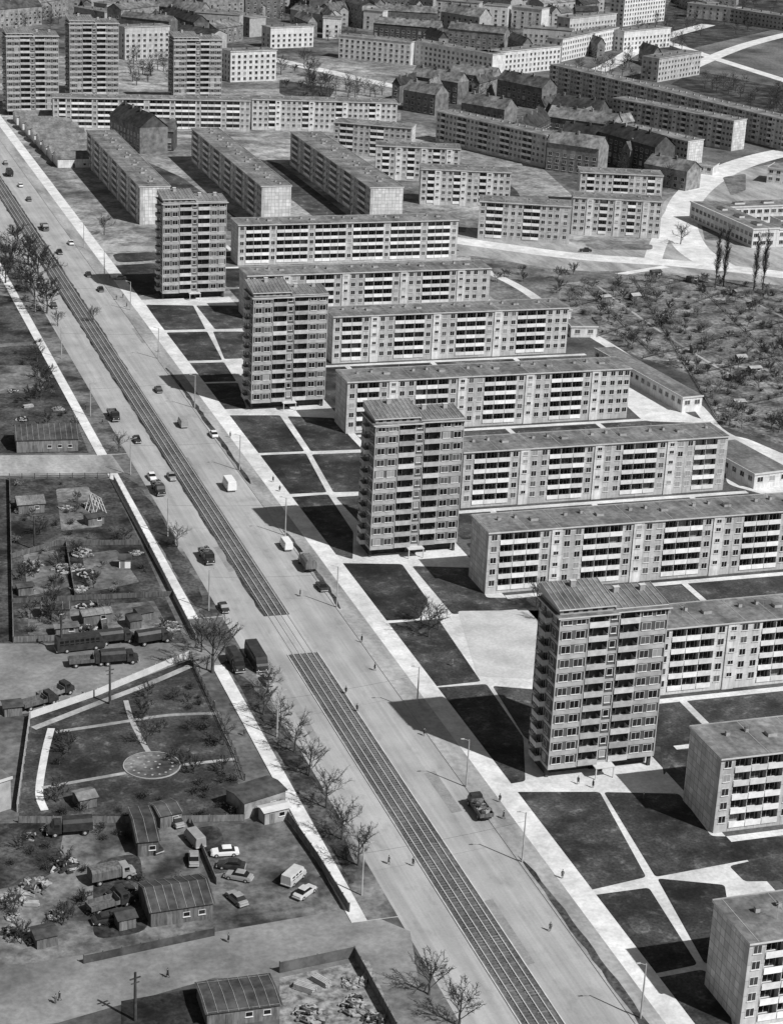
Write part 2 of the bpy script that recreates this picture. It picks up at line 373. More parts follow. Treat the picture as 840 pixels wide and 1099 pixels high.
tl=["near eleven-storey grey tower with deep balconies and ribbed roof","grey eleven-storey tower with balconies beside diamond lawns","grey eleven-storey tower with balconies and shadowed lawn","grey eleven-storey tower at the street junction"]
for p,l in zip(tp,tl): tower(TX,p[1],label=l)
# ---------------------------------------------------------------- far buildings
def yslab(nl,nr,fl,h,label):
    a=P(*nl);b_=P(*nr);c=P(*fl);L=c[1]-a[1];W=b_[0]-a[0]
    return slab(a[0],c[1],L,D=W,rz=-math.pi/2,label=label,group="five-storey blocks parallel to the avenue",cap=100)
yslab((150,241),(180,238),(101,176),15,"grey slab block with flat tar roof end-on to the street")
yslab((280,240),(310,238),(196,173),15,"grey slab block with pale gable end-on to the street")
yslab((396,241),(428,238),(290,177),15,"long slab block with pale gable and loggia rows")
def fslab(l,r,label,D=11,n=5,cap=100,**k):
    a=Vector(P(*l));b_=Vector(P(*r));d=b_-a
    return slab(a.x,a.y,d.length,D=D,rz=math.atan2(d.y,d.x),n=n,label=label,cap=cap,group="blocks of the older quarter",simple=True,**k)
fslab((357,165),(440,172),"pale five-storey block with flat roof and balconies")
fslab((402,192),(492,196),"pale five-storey block with window rows beside a lawn")
fslab((450,219),(546,223),"pale five-storey block with window bays on bare ground")
fslab((620,222),(708,226),"pale five-storey block behind another block")
fslab((512,256),(610,262),"pale five-storey block of two sections beside the street")
fslab((612,251),(707,256),"pale five-storey block at the curved street")
fslab((467,152),(584,180),"long pale block with horizontal window rows")
fslab((655,136),(784,162),"long white block facing the curved street")
fslab((660,168),(735,186),"pale block with strip windows beside old tenements")
fslab((588,97),(860,166),"very long grey block along the street",cap=60)
fslab((57,138),(268,141),"very long pale slab with dark flat roof",mod=[('l',3.3),('l',3.3),('w',2.7),('l',3.3)])
fslab((270,139),(425,143),"long pale slab continuing the street wall",mod=[('w',5.4),('w',5.4),('l',3.3),('s',2.6)])
def oldhouse(l,r,D,h,roofh,label,wm=None,rm=None,flat=False,name="town_house",sp=3.6,turn=False):
    a=Vector(P(*l));b_=Vector(P(*r));d=b_-a;L=d.length;rz=math.atan2(d.y,d.x)
    if turn: L,D=D,L;rz+=pi/2;a=b_;
    e=thing(name,(a.x,a.y,0),rz,label,"house","houses of the old quarter")
    b=MB();b.box(0,0,0,L,D,h,0)
    obj("wall",b.mesh("wall",[wm or M_brick]),e)
    ws=[];nf=max(1,int(h/3.3));nx=max(1,int(L/sp))
    wm_=window(1.8,1.8)
    for f in range(nf):
        if not turn:
            for i in range(nx): ws.append((wm_,((i+.5)*L/nx,-.003,.9+f*3.1),0))
        ny=max(1,int(D/4))
        for i in range(ny): ws.append((wm_,(-.003,(i+.5)*D/ny,.9+f*3.1),-math.pi/2))
        if turn:
            for i in range(nx): ws.append((wm_,((i+.5)*L/nx,D+.003,.9+f*3.1),pi))
    items(e,"window",ws,60)
    r=MB();o=.4
    if flat: r.box(-o,-o,h+.001,L+o,D+o,h+.35,1,top=0)
    else:
        r.poly([(-o,-o,h),(L+o,-o,h),(L+o,D/2,h+roofh),(-o,D/2,h+roofh)],0);r.poly([(L+o,D+o,h),(-o,D+o,h),(-o,D/2,h+roofh),(L+o,D/2,h+roofh)],0)
        r.poly([(0,0,h),(0,D/2,h+roofh-.2),(0,D,h)],1);r.poly([(L,0,h),(L,D,h),(L,D/2,h+roofh-.2)],1)
    ro=obj("roof",r.mesh("roof",[rm or M_tile,wm or M_brick]),e)
    c=MB();c.box(-.5,-.4,-2.5,.5,.4,1.4,0);cm=c.mesh("chimney",[M_brick])
    for i in range(max(1,int(L/9))): obj("chimney",cm,ro,(4+i*9 if L>8 else L/2,D*.45,h+roofh-.3))
    return e
K="dark tenement row with steep tiled roof";W_="pale apartment house with grid windows"
old=[((585,182),(640,190),12,13,5,K,None),((640,172),(700,190),12,14,5,"dark brick tenement with pitched roof",None),
((585,150),(655,160),12,12,5,"soot-dark tenement row with chimneys",None),((532,108),(580,118),12,12,5,"dark pitched-roof tenements in a row",None),
((590,134),(640,142),12,11,5,K,None),((600,166),(660,176),10,11,5,K,None),((560,168),(590,150),11,11,5,K,None),((690,196),(735,205),12,9,4,K,None),
((432,118),(466,124),12,11,5,K,None),((440,104),(490,112),11,12,5,K,None),((494,128),(540,136),12,9,5,K,None),((480,98),(528,104),11,11,5,K,None),
((118,150),(150,165),14,12,6,"dark old house with steep roof beside the slabs",None),((150,160),(186,162),12,9,5,"low dark house with hipped roof",None),
((363,62),(440,70),11,14,2,"long pale apartment house with grid windows",M_wallb),((440,68),(527,84),11,14,2,"long white apartment house with flat roof",M_wallb),
((527,82),(600,74),11,14,2,"white apartment house at the street corner",M_wallb),((602,66),(662,52),11,14,2,"pale apartment house with small balconies",M_wallb),
((668,28),(712,22),12,20,2,"pale tall house block among old streets",M_wallb),((668,55),(718,50),12,13,2,"white house block at a road junction",M_wallb),
((705,88),(750,80),12,14,4,"pale villa with dark roof",M_wall),((247,88),(296,86),12,17,3,"white house with strip windows",M_wallb),
((290,52),(336,50),11,13,3,"pale house at a tree-lined junction",M_wallb),((134,64),(182,62),11,19,3,"grey house between towers",M_wall),
((560,50),(612,54),11,13,2,W_,M_wall),((480,50),(540,56),11,12,4,K,None),((400,44),(470,50),11,12,4,K,None),((610,40),(660,34),11,13,2,W_,M_wall),
((775,22),(850,34),14,10,2,"long grey hall at the edge of town",M_conc),((0,30),(45,26),11,12,5,"dark old house by the avenue",None)]
for l,r,D,h,rh,lab,wm in old:
    oldhouse(l,r,D,h,rh if wm is None else .4,lab,wm,M_tile if wm is None else M_tar,flat=wm is not None)
rg=random.Random(3)
for yy in (-2,4,11,18,26,34,43):
    x=rg.uniform(-10,20) if yy<25 else 130
    while x<(760 if yy<12 else 650 if yy<30 else 350):
        L_=rg.uniform(16,52);s=rg.uniform(-8,10)
        if not(yy>20 and 285<x+L_ and x<345) and not (yy>=0 and 655<x+L_ and x<720):
            pale=rg.random()<.36
            oldhouse((x,yy+4+rg.uniform(-3,3)),(x+L_,yy+4+s),rg.uniform(10,14),rg.uniform(8,17),.4 if pale else rg.uniform(2.5,6),"pale flat-roofed house in the old quarter" if pale else "dark pitched-roof tenement in the old quarter",rg.choice([M_wallb,M_wall,M_conc]) if pale else rg.choice([None,M_conc,None]),M_tar if pale else M_tile,flat=pale,sp=5)
            if rg.random()<.75: oldhouse((x+L_*.3,yy+2),(x+L_*.3+9,yy+2.2),rg.uniform(16,34),rg.uniform(6,12),rg.uniform(2,4),"dark courtyard wing with pitched roof in the old quarter",rg.choice([None,M_conc]),M_tile,sp=6,turn=True)
        x+=L_+rg.uniform(1,7)
for (l,r,D,h,rh) in (((455,112),(464,113),30,10,4),((505,108),(513,109),28,10,4),((610,150),(618,151),26,10,4),((640,156),(650,158),22,11,4),((575,132),(583,133),26,9,4),((665,182),(674,184),22,10,4),((420,110),(428,111),26,10,4),((700,72),(708,72),22,9,4),((640,62),(648,62),24,9,4),((330,40),(340,40),30,10,4),((560,64),(570,64),26,10,4),((470,58),(480,58),26,10,4)):
    oldhouse(l,r,D,h,rh,"dark courtyard wing with pitched roof in the old quarter",None,M_tile,turn=True)
def ftower(l,r,h,label):
    a=Vector(P(*l));b_=Vector(P(*r));W=b_.x-a.x;n=int(h/2.85)
    return tower(a.x,a.y,W=W,D=13,n=n-1,base=2.6,label=label,group="distant tower blocks")
ftower((8,124),(64,124),40,"distant grey tower block with balcony grid")
ftower((75,106),(128,106),40,"distant grey tower block beside another tower")
ftower((186,112),(238,112),36,"distant grey tower block behind a long slab")
def low(l,r,D,h,label,wm=None,rm=None,name="low_building",cat="low building",win=True):
    a=Vector(P(*l));b_=Vector(P(*r));d=b_-a;L=d.length
    e=thing(name,(a.x,a.y,0),math.atan2(d.y,d.x),label,cat)
    b=MB();b.box(0,0,0,L,D,h,0);obj("wall",b.mesh("wall",[wm or M_wallb]),e)
    ws=[];nx=max(1,int(L/3.2))
    if win:
        for f in range(max(1,int(h/3.4))):
            for i in range(nx): ws.append((window(1.9,1.5),((i+.5)*L/nx,-.003,h-2.2-f*3.3),0))
            for i in range(max(1,int(D/3.4))): ws.append((window(1.9,1.5),(-.003,(i+.5)*D/max(1,int(D/3.4)),h-2.2-f*3.3),-pi/2))
    items(e,"window",ws,90)
    r=MB();r.box(-.3,-.3,h+.001,L+.3,D+.3,h+.3,1,top=0);r.box(-.3,-.3,h+.301,L+.3,-.1,h+.5,1);r.box(-.3,-.1,h+.301,-.1,D+.3,h+.5,1)
    obj("roof",r.mesh("roof",[rm or M_tar,M_trim]),e)
    return e
# school: connected low wings around a courtyard
def school():
    a=P(806,266);e=thing("school_building",(a[0],a[1],0),0.05,"long low white school with connected flat-roofed wings around courtyards","school")
    ws=[]
    c=MB();c.box(-1.2,-2.5,0,1.2,2.5,.8,0,top=1);sk=c.mesh("skylight",[M_trim,M_glass])
    for (x0,y0,x1,y1,h) in ((0,0,12,52,7.4),(12.01,0,55,11,7.),(12.01,41,55,52,7.),(26,22,55,30,5)):
        b=MB();b.box(x0,y0,0,x1,y1,h,0);obj("wall",b.mesh("wall",[M_wallb]),e)
        r=MB();r.box(x0-(.3 if x0<1 else 0),y0-.3,h+.001,x1+.3,y1+.3,h+.3,1,top=0);r.box(x0,y0-.3,h+.301,x1+.3,y0,h+.6,1);r.box(x0-(.3 if x0<1 else 0),y0,h+.301,x0+.25,y1+.3,h+.6,1);ro=obj("roof",r.mesh("roof",[M_tar,M_trim]),e)
        for i in range(int(max(x1-x0,y1-y0)/14)):
            if x1-x0<y1-y0: obj("skylight",sk,ro,((x0+x1)/2,y0+8+i*14,h+.302))
            else: obj("skylight",sk,ro,(x0+8+i*14,(y0+y1)/2,h+.302),pi/2)
        for f in (0,1):
            if h<6 and f: continue
            for i in range(int((x1-x0)/3.4)): ws.append((window(2.4,1.7),(x0+(i+.5)*3.4,y0-.003,1.1+f*3.2),0))
            if x0<1:
                for i in range(int((y1-y0)/3.4)): ws.append((window(2.4,1.7),(x0-.003,y0+(i+.5)*3.4,1.1+f*3.2),-pi/2))
    items(e,"window",ws)
school()
low((822,196),(870,202),14,7,"pale low annex with flat roof")
low((732,184),(764,188),11,4,"low white pavilion with flat roof")
low((560,345),(612,345),7,4,"low service pavilion behind the blocks")
low((612,362),(640,362),9,3.5,"small flat-roofed garage beside a block")
a=P(731,443);c=P(655,388);low((731,443),(752,441),c[1]-a[1],4.5,"long low garage building with tar roof and pale rim")
low((808,525),(846,520),26,4,"low flat-roofed annex beside a courtyard")
# ---------------------------------------------------------------- ground and streets
g=MB();g.poly([(-6000,-3000,0),(9000,-3000,0),(9000,12000,0),(-6000,12000,0)]);obj("ground",g.mesh("ground",[M_ground]),kind="structure")
sheet("town_ground",[(-200,620),(430,620),(430,5000),(-800,5000),(-800,1000)],.01,M_town,True)
sheet("town_ground",[(-100,-5),(860,-30),(860,10),(700,60),(350,60),(130,60),(-60,60)],.02,M_old)
sheet("town_ground",[(430,90),(590,95),(740,200),(620,215),(560,160),(430,130)],.02,M_old)
XKL=P(392,925)[0];XKR=P(556,925)[0];XBL=P(446,925)[0];XBR=P(492,925)[0];XPR=P(598,925)[0];XPL=P(350,925)[0]
Y0,Y1=100,3000
def strip(name,x0,x1,y0,y1,z,m): return sheet(name,[(x0,y0),(x1,y0),(x1,y1),(x0,y1)],z,m,True)
strip("road",XKL,XKR,Y0,Y1,.02,M_road)
def raised(name,x0,x1,y0,y1,h,m,mk=None):
    b=MB();b.box(x0,y0,.0,x1,y1,h,0,top=1,bottom=False);return obj(name,b.mesh(name,[mk or M_kerb,m]),kind="structure")
raised("kerb_verge",XKR,XPR-2.2,Y0,Y1,.14,M_pave2)
raised("pavement",XPR-2.199,XPR+2.2,Y0,Y1,.15,M_pave)
ya=P(230,715)[1];yb=P(212,664)[1];yc=P(130,508)[1];yd=P(118,488)[1];yz=P(385,990)[1]
for (s,e_) in ((yz,ya),(yb,yc),(yd,1500)):
    raised("verge",XPL+1.3,XKL,s,e_,.13,M_yard)
    raised("pavement",XPL-1.4,XPL+1.299,s,e_,.15,M_pave)
def soft(name,x0,x1,s,e_,z,m,jit):
    rr=random.Random(int(s*10));n=max(4,int((e_-s)/3));A=[];B=[]
    for i in range(n+1):
        y=s+(e_-s)*i/n;k=max(0.0,math.sin(pi*i/n))**.4;A.append((x0+rr.uniform(-jit,jit),y));B.append((x1+rr.uniform(-jit,jit)-(1-k)*(x1-x0)*.8,y))
    sheet(name,A+B[::-1],z,m,True)
for (s,e_) in ((205,P(550,920)[1]),(P(355,655)[1],P(300,570)[1]),(P(265,520)[1],P(180,395)[1])):
    soft("grass_strip",XKR+.5,XKR+1.9,s,e_,.155,M_soil,.25)
for (s,e_) in ((P(370,950)[1],ya-4),(yb+5,yc-3)): soft("grass_strip",XPL+1.8,XKL-.6,s,e_,.145,M_soil,.4)
for (px,py,w_,l_) in ((475,850,2.2,16),(300,560,1.6,20),(240,600,1.4,16),(545,1000,1.8,20),(150,360,2,18),(330,780,1.5,14),(205,500,1.4,14)):
    x,y=P(px,py);q=[(x-w_/2,y-l_/2),(x+w_/2,y-l_/2+.3),(x+w_/2+.1,y+l_/2),(x-w_/2,y+l_/2-.4)]
    sheet("asphalt_patch",q,.024,M_patch,True)
ys1=P(306,660)[1];ye2=P(333,701)[1];INB=.35
sheet("tram_bed",[(XBL+INB,Y0),(XBR-INB,Y0),(XBR-INB,ye2),(XBL+INB,ye2)],.04,M_ballast,True)
IN=.9
soft("worn_edge",XBL+.3,XBR-.3,ys1,1100,.03,M_soil,.25)
sheet("tram_bed",[(XBL+IN,ys1),(XBR-IN,ys1),(XBR-IN,2200),(XBL+IN,2200)],.04,M_ballast,True)
def kerbline(x,y0,y1):
    b=MB();b.box(x-.1,y0,0,x+.1,y1,.18,0,bottom=False);obj("kerb",b.mesh("kerb",[M_kerb]),kind="structure")
for x in (XBL+INB,XBR-INB): kerbline(x,Y0,ye2)
b=MB();b.box(-1.15,-.11,0,1.15,.11,.06);slm=b.mesh("sleeper",[M_sleeper])
def track(xc,y0,y1,lab,step,yvis):
    e=thing("tram_track",(xc,y0,.05),0,lab,"tram track","tram tracks along the avenue")
    for s in (-.72,.72):
        b=MB();b.box(s-.075,0,.061,s+.075,y1-y0,.19,0);obj("rail",b.mesh("rail",[M_rail]),e)
    ls=[];y=max(0,yvis-y0)
    while step and y<min(y1-y0,330): ls.append((slm,(0,y,0),0));y+=step
    items(e,"sleeper",ls)
xm=(XBL+XBR)/2
for s in (-1.45,1.45):
    track(xm+s,150,ye2,"tram track on open ballast with dark sleepers",.8,225)
    track(xm+s,ys1,2000,"tram track on dark ballast bed",0,0)
for s in (-1.45,1.45):
    e=thing("tram_track",(xm+s,ye2,.03),0,"grooved tram rails set flush in asphalt","tram track","tram tracks along the avenue")
    for q in (-.72,.72):
        b=MB();b.box(q-.05,0,0,q+.05,ys1-ye2,.02,0);obj("rail",b.mesh("rail",[M_ballast]),e)
# lawns and paths beside the towers
x_l=XPR+2.2
sheet("forecourt",[(x_l,150),(x_l,P(140,322)[1]),(TX+24,P(140,322)[1]),(TX+24,150)],.02,M_path,True)
sheet("forecourt",[(TX+24.001,150),(TX+24.001,620),(TX+150,620),(TX+150,150)],.02,M_grass2,True)
lawns=[[(157,327),(207,328),(220,353),(176,354)],[(211,328),(258,328),(264,352),(231,353)],[(179,357),(222,356),(238,386),(198,387)],[(229,356),(264,356),(266,384),(241,385)],
[(202,390),(240,389),(253,409),(212,410)],[(217,412),(255,411),(264,438),(239,439)],
[(245,446),(300,446),(326,484),(275,486)],[(309,447),(358,449),(376,470),(388,482),(334,484)],[(279,489),(328,487),(350,528),(308,530)],[(335,488),(390,486),(394,527),(358,528)],
[(312,534),(352,531),(378,571),(378,600),(358,594)],[(361,534),(390,532),(390,566)],
[(367,605),(431,606),(458,644),(449,664),(408,666)],[(443,608),(507,610),(522,641),(590,642),(590,651),(486,659)],[(413,670),(470,665),(515,731),(460,737)],
[(466,739),(522,735),(560,792),(563,838),(539,842)],[(529,737),(575,741),(575,800),(562,790)],
[(549,851),(643,851),(692,941),(624,957)],[(649,851),(729,853),(762,897),(842,899),(842,915),(704,941)],[(630,963),(696,954),(747,1035),(690,1047)],[(706,944),(777,951),(780,975),(769,1034),(756,1034)],
[(784,930),(870,910),(870,945),(800,946)],[(700,1052),(754,1042),(777,1060),(790,1130),(743,1130)],
[(704,761),(724,758),(734,800),(712,832)]]
for L_ in lawns: sheet("lawn",L_,.04,M_grass,rnd=.9,grow=.3)
sheet("playground",[(491,656),(590,655),(574,729),(512,726)],.045,M_sand,rnd=1)
for L_ in ([(455,775),(472,772),(490,800),(480,812)],[(600,880),(625,876),(636,900),(615,905)],[(300,500),(318,498),(325,512),(308,515)],[(770,905),(800,903),(812,909),(780,911)],[(670,985),(690,980),(700,1000),(682,1004)]):
    sheet("worn_patch",L_,.046,M_grass,rnd=3)
# lawns and paths between the slabs
SLs=sorted(SL,key=lambda s:s[1])
for i,(x0,y,x1) in enumerate(SLs):
    strip("path",TX+24.1,x1+6,y-3.6,y-1.6,.05,M_path)
    strip("path",TX+24.1,x1+6,y+13,y+14.5,.05,M_path)
    yn=SLs[i+1][1] if i+1<len(SLs) else y+35
    if yn-6>y+17:
        ym=(y+15+yn-5)/2;strip("path",TX+30,x1+8,ym-.8,ym+.8,.05,M_path)
        for xa in range(int(TX+40),int(x1),28): strip("path",xa,xa+1.6,y+14,yn-3.5,.052,M_path)
        xa=TX+26
        for xb in list(range(int(TX+40),int(x1),28))+[x1]:
            sheet("lawn",[(xa+.3,y+15),(xb-.3,y+15),(xb-.3,ym-1.2),(xa+.3,ym-1.2)],.045,M_grass,True,rnd=1)
            sheet("lawn",[(xa+.3,ym+1.2),(xb-.3,ym+1.2),(xb-.3,yn-4.2),(xa+.3,yn-4.2)],.045,M_grass,True,rnd=1);xa=xb+1.6
sheet("courtyard",[(655,400),(745,448),(775,455),(690,452),(655,420)],.06,M_pave,rnd=3);sheet("courtyard",[(772,466),(800,470),(870,500),(870,545),(780,520)],.06,M_pave,rnd=3)
ribbon("path",[(520,290),(560,310),(610,345),(660,375),(740,430),(775,465),(840,490)],4,.08,M_path)
# allotments and streets top right
sheet("allotments",[(600,306),(700,292),(860,308),(860,485),(770,456),(745,404),(655,372),(604,332)],.03,M_garden)
sheet("dusty_ground",[(440,236),(600,258),(700,268),(712,215),(760,190),(800,180),(870,170),(870,310),(715,292),(600,290),(430,262)],.05,M_pave2,rnd=8)
ribbon("street",[(420,248),(520,262),(620,275),(720,282),(800,290),(880,300)],11,.057,M_pave)
ribbon("street",[(880,156),(820,168),(775,184),(742,208),(730,236),(742,266),(775,288)],14,.062,M_pave)
ribbon("street",[(742,212),(722,228),(706,262),(700,280)],7,.066,M_pave)
ribbon("path",[(600,300),(640,298),(690,290),(715,286)],3.5,.067,M_pave)
for q in (((640,306),(700,350),(780,400),(850,430)),((760,300),(850,345)),((690,385),(760,390),(850,400))):
    ribbon("garden_track",list(q),1.1,.05,M_pave2)
ribbon("street",[(-30,128),(100,140),(200,146),(300,150),(360,155)],8,.05,M_pave2)
ribbon("street",[(280,60),(350,76),(450,96),(560,96),(640,76),(700,44),(760,26)],11,.05,M_pave)
ribbon("street",[(735,74),(800,48),(880,28)],10,.05,M_pave);ribbon("street",[(690,36),(760,60),(880,98)],9,.052,M_pave)
ribbon("street",[(60,266),(175,266),(300,256),(440,252)],8,.05,M_pave2)
sheet("park_lawn",[(745,75),(870,100),(870,140),(720,90)],.04,M_soil);sheet("park_lawn",[(720,-5),(870,-5),(870,22),(740,52),(712,20)],.04,M_grass)
for q in ([(118,285),(170,282),(172,315),(140,318)],[(32,195),(60,230),(80,250),(95,248),(60,205)],[(120,272),(170,270),(170,279),(126,282)],[(150,170),(195,190),(270,245),(250,250),(185,205)],[(250,165),(300,175),(385,240),(350,243)],[(300,85),(360,95),(345,118),(300,100)],[(490,190),(540,192),(555,205),(560,215),(545,225),(500,200)]):
    sheet("lawn",q,.06,M_grass,rnd=4)
for q in ([(505,274),(590,288),(690,296),(600,304),(600,322),(530,322),(505,290)],[(430,225),(500,238),(500,250),(440,242)],[(625,262),(700,262),(700,268),(640,268)],[(750,228),(765,240),(775,258),(756,258)],[(775,190),(800,186),(800,204),(784,210)],[(440,180),(450,186),(450,215),(400,205)]):
    sheet("lawn",q,.072,M_scrub,rnd=3)
# left side
sheet("street",[(-60,489),(120,488),(134,508),(-60,512)],.03,M_pave2)
sheet("yard",[(-60,692),(215,690),(250,705),(200,735),(40,765),(-60,775)],.03,M_road2)
sheet("plot",[(-60,515),(118,513),(200,690),(-60,690)],.02,M_soil)
sheet("plot",[(-60,375),(50,370),(95,486),(-60,487)],.02,M_soil)
sheet("lawn",[(-40,312),(12,318),(38,366),(-40,372)],.03,M_soil)
sheet("plot",[(-60,392),(40,392),(48,420),(-60,425)],.03,M_yard,rnd=4)
for q in ([(25,595),(60,590),(75,630),(30,640)],[(88,595),(125,590),(150,625),(95,636)],[(30,652),(90,650),(100,680),(30,682)],[(110,650),(165,645),(182,676),(118,682)],[(60,525),(95,522),(110,565),(66,570)]):
    sheet("vegetable_bed",q,.035,M_scrub,rnd=1)
sheet("garden",[(30,770),(105,745),(205,708),(250,810),(262,880),(20,880)],.035,M_grass)
ribbon("garden_path",[(36,782),(105,755),(160,734),(204,715)],1.6,.045,M_pave2)
ribbon("garden_path",[(55,782),(48,810),(42,850),(48,870)],1.4,.047,M_pave)
ribbon("garden_path",[(60,786),(120,777),(180,768),(235,766)],1.1,.05,M_pave2)
ribbon("garden_path",[(135,752),(142,775),(155,800),(160,808)],1.0,.052,M_pave2)
ribbon("garden_path",[(45,846),(90,838),(135,830)],1.0,.054,M_pave2);ribbon("garden_path",[(190,822),(225,818),(252,815)],1.0,.054,M_pave2)
sheet("yard",[(-60,882),(262,880),(300,870),(372,980),(360,990),(90,1030),(-60,1040)],.025,M_yard)
sheet("plot",[(-20,885),(70,882),(60,940),(-20,960)],.03,M_soil,rnd=4);sheet("plot",[(100,925),(150,915),(160,1000),(100,1010)],.031,M_soil,rnd=3)
sheet("plot",[(205,890),(235,885),(250,935),(225,940)],.031,M_soil,rnd=3)
sheet("street",[(-60,1050),(90,1025),(380,975),(440,1000),(450,1060),(230,1050),(60,1099),(-60,1110)],.035,M_road2)
sheet("yard",[(300,1050),(395,1030),(440,1130),(300,1130)],.04,M_rub)
sheet("plot",[(130,1075),(215,1060),(225,1130),(130,1130)],.04,M_soil)
# ---------------------------------------------------------------- trees
def tree_meshes(seed,h=9,spread=.75,tw=M_twig,dens=1.0,tall=False,tk=1.0,nj=7,nk=6):
    rg=random.Random(seed);tr=MB();cr=MB()
    def rv(s): return Vector((rg.uniform(-s,s),rg.uniform(-s,s),rg.uniform(-s,s)))
    p=Vector((0,0,0));r=h*(.026 if not tall else .014);pts=[]
    nseg=6
    for i in range(nseg):
        q=p+Vector((rg.uniform(-.12,.12),rg.uniform(-.12,.12),h*(.9 if tall else .6)/nseg));tr.prism(p,q,r,r*.84,7,0,i==nseg-1);p=q;r*=.84;pts.append((q.copy(),r))
    nl=int((40 if tall else 13)*dens)
    for i in range(nl):
        fr=(i+.5)/nl;idx=min(nseg-1,int(((.12 if tall else .25)+(.88 if tall else .75)*fr)*nseg));p0,r0=pts[idx];a=i*2.4+rg.uniform(-.3,.3)
        ln=h*(.22 if tall else .46)*(1-.35*fr)*rg.uniform(.8,1.15);el=rg.uniform(.45,1.0) if not tall else rg.uniform(1.05,1.3)
        d=Vector((math.cos(a)*math.cos(el)*spread*1.3,math.sin(a)*math.cos(el)*spread*1.3,math.sin(el))).normalized()
        q0=p0-Vector((0,0,rg.uniform(0,h*(.14 if tall else .08))));q1=q0+d*ln*.5+rv(.1);q2=q1+(d+Vector((0,0,.25))+rv(.25)).normalized()*ln*.5
        tr.prism(q0,q1,r0*.5,r0*.33,5,0,False);tr.prism(q1,q2,r0*.33,.02,4,0,True)
        for j in range(nj):
            t=.25+.75*j/(nj-1);b0=q0.lerp(q1,t*2) if t<.5 else q1.lerp(q2,(t-.5)*2)
            dd=(d*.9+rv(.8)+Vector((0,0,.3))).normalized();l2=ln*(.42 if not tall else .3)*rg.uniform(.6,1.1);b1=b0+dd*l2
            cr.prism(b0,b1,.045*tk,.02*tk,3,0,False)
            for k in range(nk):
                c0=b0.lerp(b1,.2+.8*k/(nk-1));d3=(dd*.8+rv(.9)+Vector((0,0,.3))).normalized();c1=c0+d3*l2*.55*rg.uniform(.5,1.1)
                cr.prism(c0,c1,.028*tk,.014*tk,3,0,False)
                for m_ in range(2):
                    e0=c0.lerp(c1,.4+.4*m_);e1=e0+(d3*.6+rv(.9)).normalized()*l2*.28;cr.prism(e0,e1,.022*tk,.012*tk,3,0,False)
    return tr.mesh("trunk",[M_bark]),cr.mesh("crown",[tw])
TV=[tree_meshes(s,9,.8,tk=1.1,nj=6,nk=5) for s in (1,2,3)]
TK=[tree_meshes(s,9,.85,tk=1.5,dens=1.2) for s in (7,8)]
TG=[tree_meshes(s,5,1.,tw=M_twigl,dens=.8,tk=1.5,nj=6,nk=5) for s in (11,12)]
TD=[tree_meshes(s,5,1.,tw=M_twig,dens=.8,tk=1.4,nj=6,nk=5) for s in (14,15)]
TP=tree_meshes(21,22,.45,tall=True,tk=1.15)
def bush_mesh(seed,m):
    rg=random.Random(seed);b=MB()
    for i in range(26):
        a=rg.uniform(0,6.28);el=rg.uniform(.5,1.4);l=rg.uniform(.9,1.8);d=Vector((math.cos(a)*math.cos(el),math.sin(a)*math.cos(el),math.sin(el)));q=d*l
        b.prism((0,0,0),q,.05,.02,3,0,False)
        for j in range(11):
            c=q*rg.uniform(.4,1.05)+Vector((rg.uniform(-.5,.5),rg.uniform(-.5,.5),rg.uniform(-.25,.35)));s=rg.uniform(.05,.14);n=Vector((rg.uniform(-1,1),rg.uniform(-1,1),rg.uniform(.1,1))).normalized();u=n.orthogonal().normalized()*s;v=n.cross(u)
            if c.z<.05:c.z=.1
            b.poly([c-u,c-v*.6,c+u,c+v*.6])
    return b.mesh("bush",[m])
BUM=[bush_mesh(1,M_twig),bush_mesh(2,M_twig),bush_mesh(3,M_twigl),bush_mesh(4,M_twigl)]
def tree(px,py,s=1,kind=None,label="bare deciduous tree with fine twigs in early spring",group="bare street trees",xy=None,rnd=random):
    t=kind or rnd.choice(TV);x,y=xy or P(px,py)
    e=thing("tree",(x,y,0),rnd.uniform(0,6.28),label,"tree",group,sc=s)
    obj("trunk",t[0],e);obj("crown",t[1],e)
for x,y,s in ((283,768,1.),(300,784,.95),(316,808,1.05),(332,834,1.1),(350,868,1.1),(367,902,1.1),(384,930,1.15),(228,722,1.9),(288,742,.8),(216,700,1.),(460,1068,1.1),(492,1102,1.15),(100,345,.8),(190,588,.85),(40,388,.85),(128,485,.8),(112,252,1.1),(62,350,.8),
  (460,684,1.2),(452,668,.9),(470,676,.8),(575,652,1.),(583,667,.8),(730,262,1.2),(158,800,.8),(240,800,.8)):
    tree(x,y,s*.9)
for x,y,s in ((12,292,1.7),(28,314,1.6),(42,302,1.9),(50,336,1.7),(30,284,1.6),(16,270,1.5),(38,326,1.6),(6,304,1.5)):
    tree(x,y,s*.9,random.choice(TK),"large dark bare tree beside the avenue pavement","large roadside trees")
for x,y in ((767,309),(776,307),(808,314),(818,311)): tree(x,y,.95,TP,"tall narrow bare poplar beside the allotments","row of poplars")
rg=random.Random(5)
def inpoly(x,y,pl):
    c=False;j=len(pl)-1
    for i in range(len(pl)):
        if (pl[i][1]>y)!=(pl[j][1]>y) and x<(pl[j][0]-pl[i][0])*(y-pl[i][1])/(pl[j][1]-pl[i][1])+pl[i][0]: c=not c
        j=i
    return c
def pts_in(pl,n):
    o=[];xs=[p[0] for p in pl];ys=[p[1] for p in pl]
    while len(o)<n:
        x=rg.uniform(min(xs),max(xs));y=rg.uniform(min(ys),max(ys))
        if inpoly(x,y,pl): o.append((x,y))
    return o
def scatter(pl,n,kinds,s0,s1,label,group):
    for x,y in pts_in(pl,n): tree(x,y,rg.uniform(s0,s1),rg.choice(kinds),label,group,rnd=rg)
